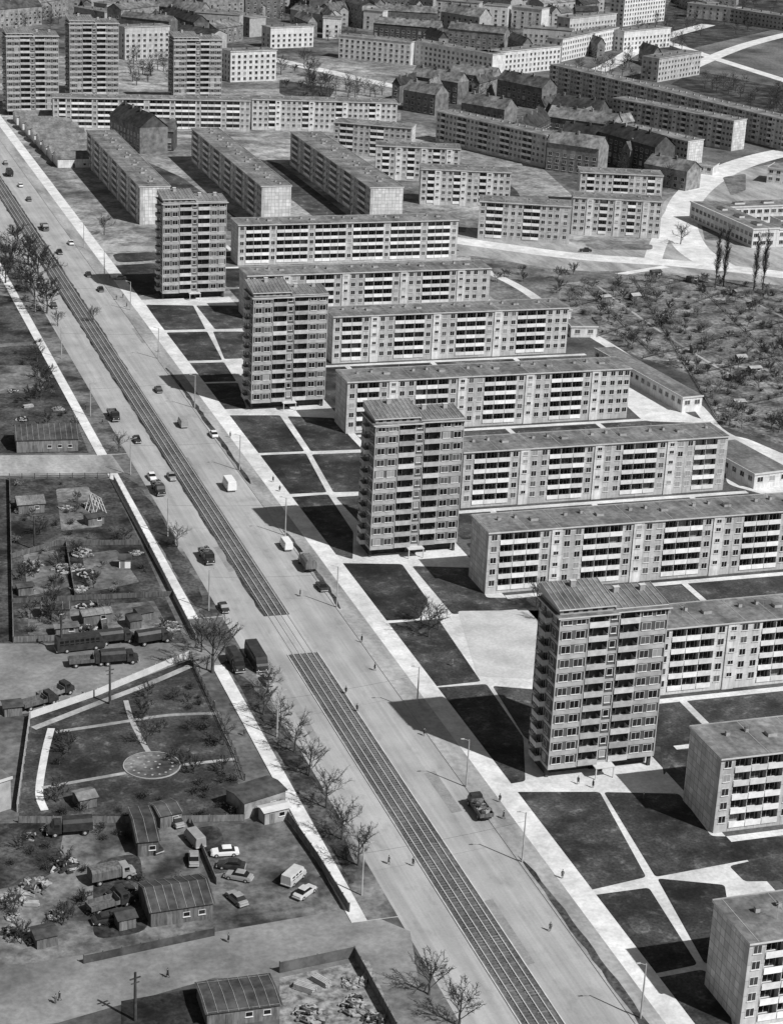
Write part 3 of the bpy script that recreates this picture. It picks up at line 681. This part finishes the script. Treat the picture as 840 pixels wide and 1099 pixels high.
def bushes(pl,n,s0,s1,kinds,label,group):
    for x,y in pts_in(pl,n):
        q=P(x,y);thing("bush",(q[0],q[1],0),rg.uniform(0,6),label,"bush",group,data=rg.choice(kinds),sc=rg.uniform(s0,s1))
al=[(604,312),(700,296),(845,312),(845,470),(775,456),(750,404),(660,368),(610,332)]
scatter(al,165,TG+TD,.5,1.15,"small bare fruit tree in an allotment garden","allotment fruit trees")
bushes(al,185,.5,1.5,BUM,"low garden bush between allotment plots","garden bushes")
scatter([(10,520),(115,520),(195,685),(10,685)],24,TD,.4,1.1,"small bare shrub tree in a garden plot","garden plot shrubs")
bushes([(10,520),(115,520),(195,685),(10,685)],34,.5,1.2,BUM[:3],"scrubby bush in a garden plot","garden bushes")
scatter([(50,800),(200,725),(250,850),(60,870)],16,TD,.5,1.1,"small bare shrub in the fenced garden","garden plot shrubs")
bushes([(60,870),(250,830),(262,880),(60,880)],20,.6,1.3,BUM[:2],"dark bush along the garden edge","garden bushes")
bushes([(205,730),(235,800),(225,805),(190,740)],8,.7,1.4,BUM[:2],"dark bush along the garden edge","garden bushes")
bushes([(0,890),(150,885),(150,1000),(0,1030)],18,.5,1.1,BUM[:2],"scraggly weed bush in the dirt yard","garden bushes")
scatter([(0,890),(110,890),(110,1020),(0,1030)],8,TD,.5,1.0,"scraggly bare tree in the dirt yard","yard trees")
scatter([(0,380),(45,380),(90,480),(0,440)],7,TD,.7,1.3,"scraggly bare tree on rough ground","yard trees")
bushes([(0,350),(45,360),(90,470),(0,430)],14,.7,1.4,BUM[:3],"irregular scrub on rough ground","garden bushes")
bushes([(130,880),(200,870),(210,985),(130,1000)],8,.6,1.1,BUM[:2],"dark weed bush among yard sheds","garden bushes")
scatter([(300,60),(360,78),(345,115),(300,105)],16,TD+TV,.9,1.4,"bare tree in a small town park","park trees")
scatter([(520,300),(600,290),(640,300),(600,320)],10,TD,.6,1.2,"small tree beside the street","street saplings")
def farwood(polys,label):
    bt=MB()
    for pl,n in polys:
        for px,py in pts_in(pl,n):
            x,y=P(px,py);h=rg.uniform(7,12);B=Vector((x,y,0));bt.prism(B,B+Vector((0,0,h*.5)),.25,.15,5,0,False)
            for i in range(60):
                a=rg.uniform(0,6.28);z=rg.uniform(.3,1)*h;rr_=h*.36*math.sqrt(max(.05,1-((z/h-.62)/.42)**2));p=B+Vector((0,0,z*.75));q=B+Vector((math.cos(a)*rr_*rg.uniform(.5,1),math.sin(a)*rr_*rg.uniform(.5,1),z))
                bt.prism(p.lerp(q,.3),q,.08,.04,3,0,False);q2=q+Vector((rg.uniform(-.8,.8),rg.uniform(-.8,.8),rg.uniform(0,.8)));bt.prism(q,q2,.05,.04,3,0,False)
    o=obj("distant_trees",bt.mesh("distant_trees",[M_twig]));o["kind"]="stuff";o["label"]=label;o["category"]="trees"
farwood([([(480,85),(530,95),(520,120),(430,110)],30),([(120,60),(180,70),(185,95),(130,90)],16),([(600,0),(840,-5),(840,20),(720,60)],70),([(0,0),(600,0),(600,45),(0,50)],130),([(590,120),(740,190),(700,215),(590,190)],24),([(740,85),(840,100),(840,130),(760,100)],24),([(320,88),(425,104),(425,112),(320,100)],20),([(600,80),(700,60),(740,78),(680,95)],24)],"bare trees standing between the far-off houses")
# ---------------------------------------------------------------- vehicles
def wheel_mesh(r,w_):
    b=MB();n=14
    b.prism((-w_/2,0,0),(w_/2,0,0),r,r,n,0);b.prism((-w_/2-.01,0,0),(w_/2+.01,0,0),r*.5,r*.5,8,1);return b.mesh("wheel",[M_tyre,M_steel])
def section(y,w_,z0,z1,t=.06):
    return [(-w_/2,y,z0),(w_/2,y,z0),(w_/2+.0,y,z0+(z1-z0)*.6),(w_/2-t,y,z1),(-w_/2+t,y,z1),(-w_/2,y,z0+(z1-z0)*.6)]
WC=wheel_mesh(.32,.2);WT=wheel_mesh(.48,.3)
def hl():
    b=MB();b.prism((0,0,0),(0,.06,0),.1,.09,8,0);return b.mesh("headlight",[M_lampg])
HL=hl()
def bump(w_):
    b=MB();b.box(-w_/2,-.06,0,w_/2,.06,.14);return b.mesh("bumper",[M_steel])
def car_parts(paint):
    b=MB();b.loft([section(-2.1,1.35,.4,.78),section(-1.95,1.55,.3,.88),section(-1.0,1.6,.28,.95),section(1.0,1.6,.28,.92),section(1.85,1.5,.3,.84),section(2.05,1.3,.4,.7)])
    body=b.mesh("body",[paint])
    b=MB();b.loft([section(-1.5,1.42,.93,.96),section(-.95,1.36,.93,1.38,.1),section(.35,1.36,.92,1.38,.1),section(.95,1.42,.9,.94)]);gl=b.mesh("window",[M_glass])
    b=MB();b.loft([section(-1.0,1.2,1.382,1.41),section(-.8,1.24,1.382,1.45),section(.2,1.24,1.382,1.45),section(.4,1.2,1.382,1.4)]);rf=b.mesh("roof",[paint])
    return [("body",body,(0,0,0)),("window",gl,(0,0,0)),("roof",rf,(0,0,0))]+[("wheel",WC,(x,y,.32)) for x in(-.72,.72) for y in(-1.3,1.3)]+[("headlight",HL,(x,2.03,.6)) for x in(-.5,.5)]+[("bumper",bump(1.5),(0,y,.38)) for y in(-2.13,2.1)]
def van_parts(paint,L=4.6,Hh=2.0,W=1.8,wh=WC,dark=None):
    h=L/2;b=MB();b.loft([section(-h,W*.95,.4,Hh-.05,.1),section(-h+.15,W,.35,Hh,.12),section(h-.9,W,.35,Hh,.12),section(h-.35,W*.97,.35,Hh*.62,.1),section(h,W*.9,.4,Hh*.5,.08)])
    body=b.mesh("body",[paint]);b=MB()
    for s in (-1,1):
        x=s*(W/2+.012);y=-h+.5
        while y<h-1.3: 
            b.poly([(x,y,Hh*.55),(x,y+.7,Hh*.55),(x-s*.06,y+.7,Hh*.85),(x-s*.06,y,Hh*.85)]);y+=.95
    b.poly([(-W*.42,h-.86,Hh*.93),(W*.42,h-.86,Hh*.93),(W*.44,h-.36,Hh*.64),(-W*.44,h-.36,Hh*.64)][::-1])
    gl=b.mesh("window",[M_glass]);r=.32 if wh is WC else .48
    return [("body",body,(0,0,0)),("window",gl,(0,.02,.02))]+[("wheel",wh,(x,y,r)) for x in(-W/2+.08,W/2-.08) for y in(-h*.6,h*.6)]+[("headlight",HL,(x,h,.7)) for x in(-W*.3,W*.3)]+[("bumper",bump(W*.95),(0,y,.4)) for y in(-h-.05,h+.05)]
def truck_parts(cabm,boxm,cover=True,load=False):
    b=MB();b.loft([section(1.3,2.1,.6,2.35,.15),section(2.4,2.1,.6,2.4,.2),section(2.75,2.05,.6,1.55,.1),section(3.4,1.7,.6,1.35,.1)]);cab=b.mesh("cab",[cabm])
    b=MB();b.poly([(-.9,2.45,2.3),(.9,2.45,2.3),(.93,2.78,1.6),(-.93,2.78,1.6)][::-1])
    for s in(-1,1): b.poly([(s*1.06,1.6,1.5),(s*1.06,2.4,1.5),(s*1.0,2.35,2.15),(s*1.0,1.6,2.15)])
    gl=b.mesh("window",[M_glass]);b=MB();b.box(-.45,-3.3,.6,.45,3.1,.85);ch=b.mesh("chassis",[M_black]);b=MB()
    if cover: b.loft([[(-1.15,y,.95),(1.15,y,.95),(1.15,y,2.3),(.7,y,2.75),(-.7,y,2.75),(-1.15,y,2.3)] for y in(-3.4,1.1)])
    else:
        b.box(-1.15,-3.4,.9,1.15,1.1,1.0);b.box(-1.15,-3.4,1.001,-1.08,1.1,1.55);b.box(1.08,-3.4,1.001,1.15,1.1,1.55);b.box(-1.079,-3.4,1.001,1.079,-3.33,1.55);b.box(-1.079,1.03,1.001,1.079,1.1,1.9)
    bed=b.mesh("cargo_bed",[boxm])
    out=[("cab",cab,(0,0,0)),("window",gl,(0,.03,.01)),("chassis",ch,(0,0,0)),("cargo_bed",bed,(0,0,0))]+[("wheel",WT,(x,y,.48)) for x in(-.95,.95) for y in(-2.2,2.3)]+[("headlight",HL,(x,3.4,1.0)) for x in(-.6,.6)]+[("bumper",bump(1.9),(0,3.5,.5))]
    if load:
        r=random.Random(2);b=MB()
        for i in range(26): b.rbox((r.uniform(-.7,.7),r.uniform(-2.9,.6),r.uniform(1.2,1.9)),r.uniform(.3,.7),r.uniform(.5,1.2),r.uniform(.2,.5),r,r.randrange(3))
        out.append(("cargo",b.mesh("cargo",[M_conc,M_wood,M_dark]),(0,0,0)))
    return out
CW=car_parts(M_white);CC=car_parts(M_cream);CB=car_parts(M_black);CG=car_parts(M_greyp);VW=van_parts(M_white);VC=van_parts(M_cream);VD=van_parts(M_greyp);BD=van_parts(M_black,9,2.9,2.4,WT);VB=van_parts(M_white,5.6,2.5,2.1)
TC=truck_parts(M_greyp,M_wood);TO=truck_parts(M_black,M_wood,False);TB=truck_parts(M_black,M_black);TL=truck_parts(M_black,M_wood,False,True)
def veh(parts,px,py,rz,name,label,cat,group=None,z=.02):
    x,y=P(px,py);e=thing(name,(x,y,z),rz,label,cat,group,sc=1.15)
    for n_,me,l in parts: obj(n_,me,e,l)
G1="vehicles driving on the avenue"
for a in ((TO,122,449,pi,"truck","dark open-bed truck driving along the avenue","truck"),(CB,147,474,pi,"car","small dark saloon car on the avenue","car"),(CW,163,514,pi,"car","white saloon car beside a truck on the avenue","car"),(TL,170,528,pi,"truck","dark loaded flatbed truck near a white car","truck"),(CG,184,514,pi,"car","small grey saloon car on the avenue","car"),
 (VD,196,457,0,"van","grey van driving beside the tram bed","van"),(CW,229,468,0,"car","white saloon car near the kerb","car"),(VB,246,524,0,"van","white van with dark windows beside the tram bed","van"),(VW,307,588,0,"van","light van following a truck","van"),(TC,329,609,0,"truck","truck with pale canvas cargo cover","truck"),(CB,345,632,0,"car","black car at the kerb behind a truck","car"),
 (TL,222,601,pi,"truck","dark truck with pale cargo on the avenue","truck"),(BD,275,712,pi,"bus","dark bus stopped at the kerb","bus"),(TB,253,716,pi,"truck","dark truck parked at the roadside","truck"),(CG,287,733,pi,"car","grey car behind a dark bus","car"),(TL,514,872,0,"truck","open dark truck loaded with cargo beside the verge","truck"),
 (CB,95,296,0,"car","dark car near the junction","car"),(CB,64,272,pi,"car","dark car at the far junction","car"),(CW,76,262,0,"car","pale car at the far junction","car"),(CB,31,215,0,"car","dark car far along the avenue","car"),(TB,10,188,0,"truck","dark truck far along the avenue","truck"),(CB,628,270,1.3,"car","dark car on the dusty cross street","car"),
 (CB,108,312,0,"car","dark car on the avenue near the junction","car"),(TO,48,246,pi,"truck","dark truck at the far junction","truck"),(CG,128,300,1.4,"car","grey car turning at the junction","car"),(CB,58,330,pi,"car","dark car on the avenue beside trees","car"),(CW,22,200,0,"car","pale car far along the avenue","car"),(CB,6,176,0,"car","dark car far along the avenue","car"),(CB,240,655,pi,"car","dark car slowing at the junction","car"),(CB,170,420,0,"car","dark car driving beside the tram bed","car")):
    parts,px,py,rz,nm,lb,ct=a
    veh(parts,px,py,rz,nm,lb,ct,G1)
G2="vehicles parked in the yards"
for a in ((CW,241,918,1.45,"car","white saloon car parked in the dirt yard","car"),(CG,256,944,1.0,"car","grey car parked in the dirt yard","car"),(CG,254,968,.3,"car","grey car parked in the dirt yard","car"),(VC,315,946,-.8,"van","pale van parked beside the fence","van"),(CC,327,961,-.9,"car","pale car parked beside the fence","car"),(VD,209,905,.2,"van","grey van parked beside a shed","van"),(CB,163,912,.4,"car","dark car beside sheds","car"),(CG,188,884,.2,"car","grey car by the yard gate","car"),
 (TO,60,748,-1.1,"truck","dark flatbed truck parked in the open yard","truck"),(TO,42,758,-1.2,"truck","dark flatbed truck parked in the open yard","truck"),(TB,165,690,-1.4,"truck","dark truck parked beside garden plots","truck"),(TB,128,712,-1.6,"truck","dark truck in the truck row","truck"),(TO,94,714,-1.6,"truck","dark open truck in the truck row","truck"),(BD,86,697,-1.5,"bus","dark bus parked in the truck row","bus"),(TB,125,690,-1.5,"truck","dark truck in the truck row","truck"),(TC,120,945,-1.4,"truck","canvas-covered truck in the scrap yard","truck"),(TO,118,975,-1.3,"truck","dark flatbed truck in the scrap yard","truck"),(TB,75,895,1.5,"truck","dark truck at the yard edge","truck"),(CB,115,990,-1.5,"car","dark car in the scrap yard","car"),(CB,248,932,1.2,"car","black car parked in the dirt yard","car"),
 (CG,208,925,-.2,"car","grey car parked beside a shed","car"),(CB,130,960,-1.2,"car","dark car in the scrap yard","car")):
    parts,px,py,rz,nm,lb,ct=a;veh(parts,px,py,rz,nm,lb,ct,G2,.04)
# ---------------------------------------------------------------- lamp posts
b=MB();b.prism((0,0,0),(0,0,9.8),.17,.11,8);PM=b.mesh("pole",[M_conc]);b=MB();b.prism((0,0,9.6),(1.1,0,10.1),.05,.04,6);AM=b.mesh("arm",[M_conc]);b=MB();b.loft([[(1.0,-.14,10.0),(1.0,.14,10.0),(1.0,.1,10.2),(1.0,-.1,10.2)],[(1.7,-.1,10.1),(1.7,.1,10.1),(1.7,.06,10.22),(1.7,-.06,10.22)]]);LM=b.mesh("lamp_head",[M_conc])
lp=[]
def lamp(px,py,rz,xy=None):
    x,y=xy or P(px,py);e=thing("street_lamp",(x,y,.1),rz,"tall concrete street lamp post with single arm","street lamp","street lamps along the avenue")
    obj("pole",PM,e);obj("arm",AM,e);obj("lamp_head",LM,e);lp.append((x,y,rz))
for q in ((257,505),(361,652),(447,764),(560,926),(306,575),(209,438),(170,385),(140,333),(500,845),(687,1094),(112,298),(90,266)): lamp(q[0],q[1],pi)
for q in ((224,656),(297,792),(388,962),(180,576),(140,510),(97,447),(66,385),(38,335)): lamp(q[0],q[1],0)
def wire(p,q,r=.022,label="thin tram span wire across the avenue"):
    m=MB();p=Vector(p);q=Vector(q);n=8;pr=None
    for i in range(n+1):
        t=i/n;c=p.lerp(q,t)-Vector((0,0,.35*4*t*(1-t)))
        if pr is not None:m.prism(pr-p,c-p,r,r,3,0,False)
        pr=c
    thing("overhead_wire",tuple(p),0,label,"overhead wire","tram wires",data=m.mesh("overhead_wire",[M_black]))
Ls=sorted([l for l in lp if l[2]==0],key=lambda l:l[1]);Rs=[l for l in lp if l[2]!=0]
for l in Ls:
    r=min(Rs,key=lambda q:abs(q[1]-l[1]))
    wire((l[0],l[1],8.2),(r[0],r[1],8.2))
b=MB();b.prism((0,0,0),(0,0,8.5),.28,.2,8);b.box(-.9,-.08,7.4,.9,.08,7.6);b.box(-.7,-.08,6.6,.7,.08,6.75);tpm=b.mesh("utility_pole",[M_dark])
for q in ((145,1096),(118,756),(66,700),(37,590)):
    thing("utility_pole",P(*q)+(0,),.3,"dark wooden utility pole with cross arms","utility pole","utility poles",data=tpm)
# ---------------------------------------------------------------- people
def person_mesh(stride):
    me=bpy.data.meshes.new("person_body")
    V=[(0,0,.95),(0,0,1.2),(0,0,1.42),(0,.01,1.52),(0,.02,1.6),(0,.02,1.72),(.1,0,.9),(.1,stride,.5),(.1,stride*.6,.08),(.1,stride*.6+.14,.04),(-.1,0,.9),(-.1,-stride*.6,.5),(-.1,-stride*1.6,.1),(-.1,-stride*1.6+.14,.05),(.2,0,1.38),(.25,-stride*.6,1.1),(.25,-stride*.3+.05,.83),(-.2,0,1.38),(-.25,stride*.6,1.1),(-.25,stride+.1,.86)]
    E=[(0,1),(1,2),(2,3),(3,4),(4,5),(0,6),(6,7),(7,8),(8,9),(0,10),(10,11),(11,12),(12,13),(2,14),(14,15),(15,16),(2,17),(17,18),(18,19)]
    Rr=[.15,.14,.15,.06,.095,.07,.09,.06,.045,.04,.09,.06,.045,.04,.06,.045,.035,.06,.045,.035]
    me.from_pydata(V,E,[]);o=bpy.data.objects.new("tmp",me);COL.objects.link(o)
    md=o.modifiers.new("s",'SKIN');
    for i,r in enumerate(Rr): me.skin_vertices[0].data[i].radius=(r,r)
    me.skin_vertices[0].data[0].use_root=True
    o.modifiers.new("u",'SUBSURF').levels=1
    dg=bpy.context.evaluated_depsgraph_get();r=bpy.data.meshes.new_from_object(o.evaluated_get(dg));bpy.data.objects.remove(o)
    r.materials.clear();r.materials.append(M_cloth);r.materials.append(M_skin)
    for p in r.polygons: p.material_index=1 if p.center.z>1.5 else 0
    r.name="person_body";return r
PMs=[person_mesh(.18),person_mesh(.04)]
b=MB();b.prism((0,0,1.68),(0,0,1.8),.1,.06,8);HM=b.mesh("hair",[M_black])
b=MB();b.loft([[(.2*math.cos(t)*k,.15*math.sin(t)*k,z) for t in [i*math.pi/4 for i in range(8)]] for z,k in((.55,1.25),(.95,1.),(1.2,.95),(1.42,1.))],caps=False);CM=b.mesh("coat",[M_cloth])
for i,(px,py) in enumerate(((417,928),(383,764),(371,745),(603,944),(132,320),(136,330),(125,322),(118,300),(170,378),(300,528),(293,518),(247,470),(338,610),(388,690),(455,790),(536,862),(540,880),(322,640),(64,1075),(60,1078),(180,1050),(245,1012),(110,455),(92,440),(160,590),(230,760),(262,790),(485,715),(620,842),(636,846),(650,700),(690,860),(590,1000),(443,930),(402,720))):
    x,y=P(px,py);e=thing("person",(x,y,.05),random.uniform(0,6.28),"person in dark coat walking" if i%2==0 else "person in dark coat standing","person","pedestrians near the avenue")
    if x>XKR and x<x_l: e.location.z=.15
    obj("body",PMs[i%2],e);obj("hair",HM,e);obj("coat",CM,e)
# ---------------------------------------------------------------- sheds, fences, small buildings left
def shed(l,r,D,h,rh,label,wm=None,rm=None,ribs=True,group=None,rz=None,L=None,cat="shed"):
    a=Vector(P(*l));b_=Vector(P(*r));d=b_-a;L=L or d.length
    e=thing("shed",(a.x,a.y,0),math.atan2(d.y,d.x) if rz is None else rz,label,cat,group)
    b=MB();b.box(0,0,0,L,D,h,0);b.poly([(0,0,h),(0,D/2,h+rh-.05),(0,D,h)][::-1]);b.poly([(L,0,h),(L,D/2,h+rh-.05),(L,D,h)]);obj("wall",b.mesh("wall",[wm or M_wood]),e)
    r=MB();o=.35
    r.poly([(-o,-o,h-.05),(L+o,-o,h-.05),(L+o,D/2,h+rh),(-o,D/2,h+rh)]);r.poly([(L+o,D+o,h-.05),(-o,D+o,h-.05),(-o,D/2,h+rh),(L+o,D/2,h+rh)])
    if ribs:
        n=max(2,int(L/1.4))
        for i in range(n+1):
            x=i*L/n;r.prism((x,-o,h),(x,D/2,h+rh+.05),.04,.04,4,1);r.prism((x,D+o,h),(x,D/2,h+rh+.05),.04,.04,4,1)
    obj("roof",r.mesh("roof",[rm or M_dark,M_seam]),e)
    b=MB();b.box(-.5,-.05,0,.5,0,2);obj("door",b.mesh("door",[M_wood]),e,(L*.3,0,0))
    if L>3.5:
        n=max(1,int(L/4.5))
        for i in range(n): obj("window",window(1.2,.9),e,(L*.45+(i+.5)*L*.5/n,0,1.1))
shed((18,486),(84,484),12,3.6,2.4,"long timber shed with dark ribbed gabled roof")
shed((162,996),(228,986),9,3,1.8,"timber hut with ribbed dark roof in the yard",rm=M_dark)
shed((222,1104),(300,1094),8,2.7,.35,"low shed with flat dark corrugated roof",rm=M_dark)
shed((262,880),(306,866),6,3.5,.5,"small flat-roofed brick booth beside the pavement",M_brick,M_dark,False)
shed((284,886),(310,880),2.5,2.6,.3,"tiny pale kiosk beside the booth",M_conc,M_trim,False)
shed((20,552),(48,550),6,2.5,1.2,"small garden shed with pale roof",rm=M_tar)
shed((128,610),(140,610),2.5,2.2,1.,"tiny white garden hut",M_white,M_dark,False)
shed((45,665),(75,664),4,2.4,.8,"low garden shed with dark roof")
shed((90,672),(120,668),3.5,2.4,.6,"low lean-to in a garden plot",rm=M_tar)
shed((148,920),(170,918),12,3,1.,"narrow dark storage shed in the yard")
shed((172,890),(195,885),5,2.6,.7,"small timber shed behind the booth")
for i in range(8):   # low ridged-roof row by the avenue
    t=i/7;px=62-44*t;py=180-46*t
    shed((px,py),(px+20,py),13,4,2.2,"low pale building with ridged roof in a row",M_wallb,M_tar,ribs=False,group="row of ridged-roof halls",rz=0,L=24,cat="hall")
for q in (((60,684),(84,682)),((95,565),(112,562)),((20,640),(36,638)),((150,668),(165,665)),((40,1020),(62,1015)),((128,1000),(146,996)),((86,870),(104,866)),((5,770),(24,768)),((140,676),(152,674))):
    shed(q[0],q[1],rg.uniform(2.5,4),2.1,rg.uniform(.3,.7),"small weathered board shed in a yard",rm=rg.choice([M_tar,M_dark]),ribs=False,group="small yard sheds")
for x,y in pts_in(al,14):
    shed((x,y),(x+rg.uniform(7,11),y-.6),rg.uniform(2.,3),2.,rg.uniform(.4,.8),"small allotment hut with pitched roof",rm=rg.choice([M_tar,M_dark,M_conc]),wm=M_wood,ribs=False,group="allotment huts")
low((-25,880),(12,868),40,6,"long grey windowless workshop beside the fenced garden",M_conc,M_tar,win=False)
def fence(pts,h,label,m,solid=True,step=3.0,group=None):
    q=[Vector(P(*p)) for p in pts];e=thing("fence",(q[0].x,q[0].y,0),0,label,"fence",group);b=MB();posts=[]
    pm=MB();pm.box(-.08,-.08,0,.08,.08,h+.12);pmm=pm.mesh("post",[m])
    q0=q[0]
    for a,c in zip(q,q[1:]):
        a=a-q0;c=c-q0;d=(c-a);L=d.length;d.normalize();n=Vector((-d.y,d.x))*.04
        for z0,z1 in (((.1,h),) if solid else ((.3,.4),(h*.5,h*.5+.08),(h-.15,h-.05))):
            b.loft([[(a.x-n.x,a.y-n.y,z0),(a.x+n.x,a.y+n.y,z0),(a.x+n.x,a.y+n.y,z1),(a.x-n.x,a.y-n.y,z1)],[(c.x-n.x,c.y-n.y,z0),(c.x+n.x,c.y+n.y,z0),(c.x+n.x,c.y+n.y,z1),(c.x-n.x,c.y-n.y,z1)]])
        k=int(L/step)
        for i in range(k+1): p=a+d*(i*L/max(1,k));posts.append((pmm,(p.x+n.x*2.2,p.y+n.y*2.2,0),0))
    obj("panel",b.mesh("panel",[m]),e);items(e,"post",posts)
fence([(32,772),(105,747),(203,706)],1.6,"white concrete fence around the garden",M_trim)
fence([(32,772),(18,872)],1.6,"pale concrete fence beside the workshop",M_conc)
fence([(300,868),(340,925),(374,980)],1.8,"grey board fence along the pavement",M_wood)
fence([(122,516),(155,580),(210,688)],1.6,"pale concrete fence beside the pavement",M_conc)
fence([(203,706),(252,810),(262,838)],1.3,"low wire fence along the pavement",M_dark,False)
fence([(10,514),(118,513)],1.4,"dark wire fence around garden plots",M_dark,False)
fence([(12,600),(60,586),(150,585)],1.4,"board fence between garden plots",M_wood)
fence([(14,648),(185,640)],1.3,"low board fence between garden plots",M_wood)
fence([(70,582),(80,640)],1.3,"low board fence in garden plots",M_wood)
fence([(10,516),(14,690)],1.4,"board fence at the plot edge",M_wood)
fence([(104,648),(112,690)],1.3,"low board fence in garden plots",M_wood)
fence([(14,690),(60,688)],1.4,"board fence at the yard edge",M_wood)
fence([(300,1045),(380,1028)],2,"grey brick wall around a rubble yard",M_brick)
fence([(380,1028),(425,1110)],2,"board fence around a rubble yard",M_wood)
fence([(90,1035),(230,1005)],1.5,"dark board fence along the side street",M_dark)
fence([(20,884),(150,884),(262,882)],1.4,"board fence between garden and scrap yard",M_wood)
fence([(205,885),(232,950)],1.4,"board fence inside the dirt yard",M_wood)
for (a,c) in (((612,330),(740,300)),((640,362),(800,306)),((690,385),(845,345)),((745,402),(845,380)),((770,440),(845,425)),((680,300),(770,450)),((740,298),(845,400)),((630,310),(700,380))):
    fence([a,c],1.1,"thin wire fence between allotment plots",M_dark,False,6,"allotment fences")
# junk in the yards
def heap(seed,mats_,n,s,flat):
    r=random.Random(seed);b=MB()
    for i in range(n):
        d=r.uniform(0,1)**.7*s;a=r.uniform(0,6.28);b.rbox((math.cos(a)*d,math.sin(a)*d,max(.1,(1-d/s)*flat+.12)),r.uniform(.3,1.8),r.uniform(.15,.7),r.uniform(.08,.5),r,r.randrange(len(mats_)))
    return b.mesh("scrap_heap",mats_)
HP=[heap(1,[M_dark,M_wood,M_conc],60,2.6,1.1),heap(2,[M_pale,M_wood,M_dark],40,2.,.8),heap(3,[M_conc,M_rub,M_wood],55,2.4,.7),heap(4,[M_dark,M_black,M_steel],50,2.2,.9)]
def stack():
    b=MB();r=random.Random(4)
    for k in range(5):
        for j in range(4): b.box(-2+r.uniform(-.2,.2),-.8+j*.42,.12+k*.22,2+r.uniform(-.2,.2),-.45+j*.42,.3+k*.22,0)
    for x in(-1.4,1.4): b.box(x-.08,-.9,0,x+.08,.9,.118,1)
    return b.mesh("board_stack",[M_pale,M_dark])
STM=stack()
for i,(x,y) in enumerate(pts_in([(5,892),(110,890),(110,1000),(10,1030)],10)+pts_in([(305,1055),(395,1045),(420,1098),(305,1098)],9)+pts_in([(15,520),(110,520),(190,682),(15,685)],14)+pts_in([(5,400),(50,400),(88,480),(5,480)],5)):
    q=P(x,y);k=rg.choice([0,0,1,2,3,3,4])
    if k<4: thing("scrap_heap",(q[0],q[1],.03),rg.uniform(0,6),("heap of dark scrap and boards","heap of pale timber offcuts","heap of broken concrete rubble","heap of dark scrap metal")[k],"scrap heap","heaps of junk in the yards",data=HP[k],sc=rg.uniform(.5,1.1))
    else: thing("board_stack",(q[0],q[1],.03),rg.uniform(0,6),"stack of pale boards on bearers","board stack","board stacks",data=STM,sc=rg.uniform(.6,1.))
# pale timber frame in the garden plot
b=MB()
for yy in (0,1.6,3.2,4.8):
    b.prism((-1.6,yy,0),(0,yy,4.2),.12,.10,5);b.prism((1.6,yy,0),(0,yy,4.2),.12,.10,5)
b.prism((0,-.3,4.2),(0,5.1,4.2),.1,.1,5);b.prism((-.8,-.2,2.1),(-.8,5,2.1),.09,.09,5);b.prism((.8,-.2,2.1),(.8,5,2.1),.09,.09,5);b.prism((-1.6,0,0),(-.2,4.8,3.9),.09,.09,5)
thing("timber_frame",P(108,552)+(.03,),.35,"pale open timber frame standing in a dark garden plot","timber frame",data=b.mesh("timber_frame",[M_paler]))
# round flower bed
b=MB();x,y=P(163,822);n=40
R1,R2=5.4,5.2
for i in range(n):
    a=2*pi*i/n;c=2*pi*(i+1)/n
    b.poly([(R2*math.cos(a),R2*math.sin(a),.16),(R1*math.cos(a),R1*math.sin(a),.16),(R1*math.cos(c),R1*math.sin(c),.16),(R2*math.cos(c),R2*math.sin(c),.16)],0)
    b.poly([(R1*math.cos(a),R1*math.sin(a),0),(R1*math.cos(c),R1*math.sin(c),0),(R1*math.cos(c),R1*math.sin(c),.16),(R1*math.cos(a),R1*math.sin(a),.16)],0)
b.poly([(R2*math.cos(2*pi*i/n),R2*math.sin(2*pi*i/n),.10) for i in range(n)],1)
for k_,(rr_,nn_) in enumerate(((3.9,18),(1.5,7))):
    for i in range(nn_):
        a=2*pi*i/nn_;cx,cy=rr_*math.cos(a),rr_*math.sin(a);b.poly([(cx+.24*math.cos(2*pi*j/8),cy+.24*math.sin(2*pi*j/8),.13) for j in range(8)],2)
thing("flower_bed",(x,y,.04),0,"round dark flower bed with thin pale rim and light marks","flower bed",data=b.mesh("flower_bed",[M_conc,M_scrub,M_conc]))
print("TX",TX,"objs",len(bpy.data.objects))
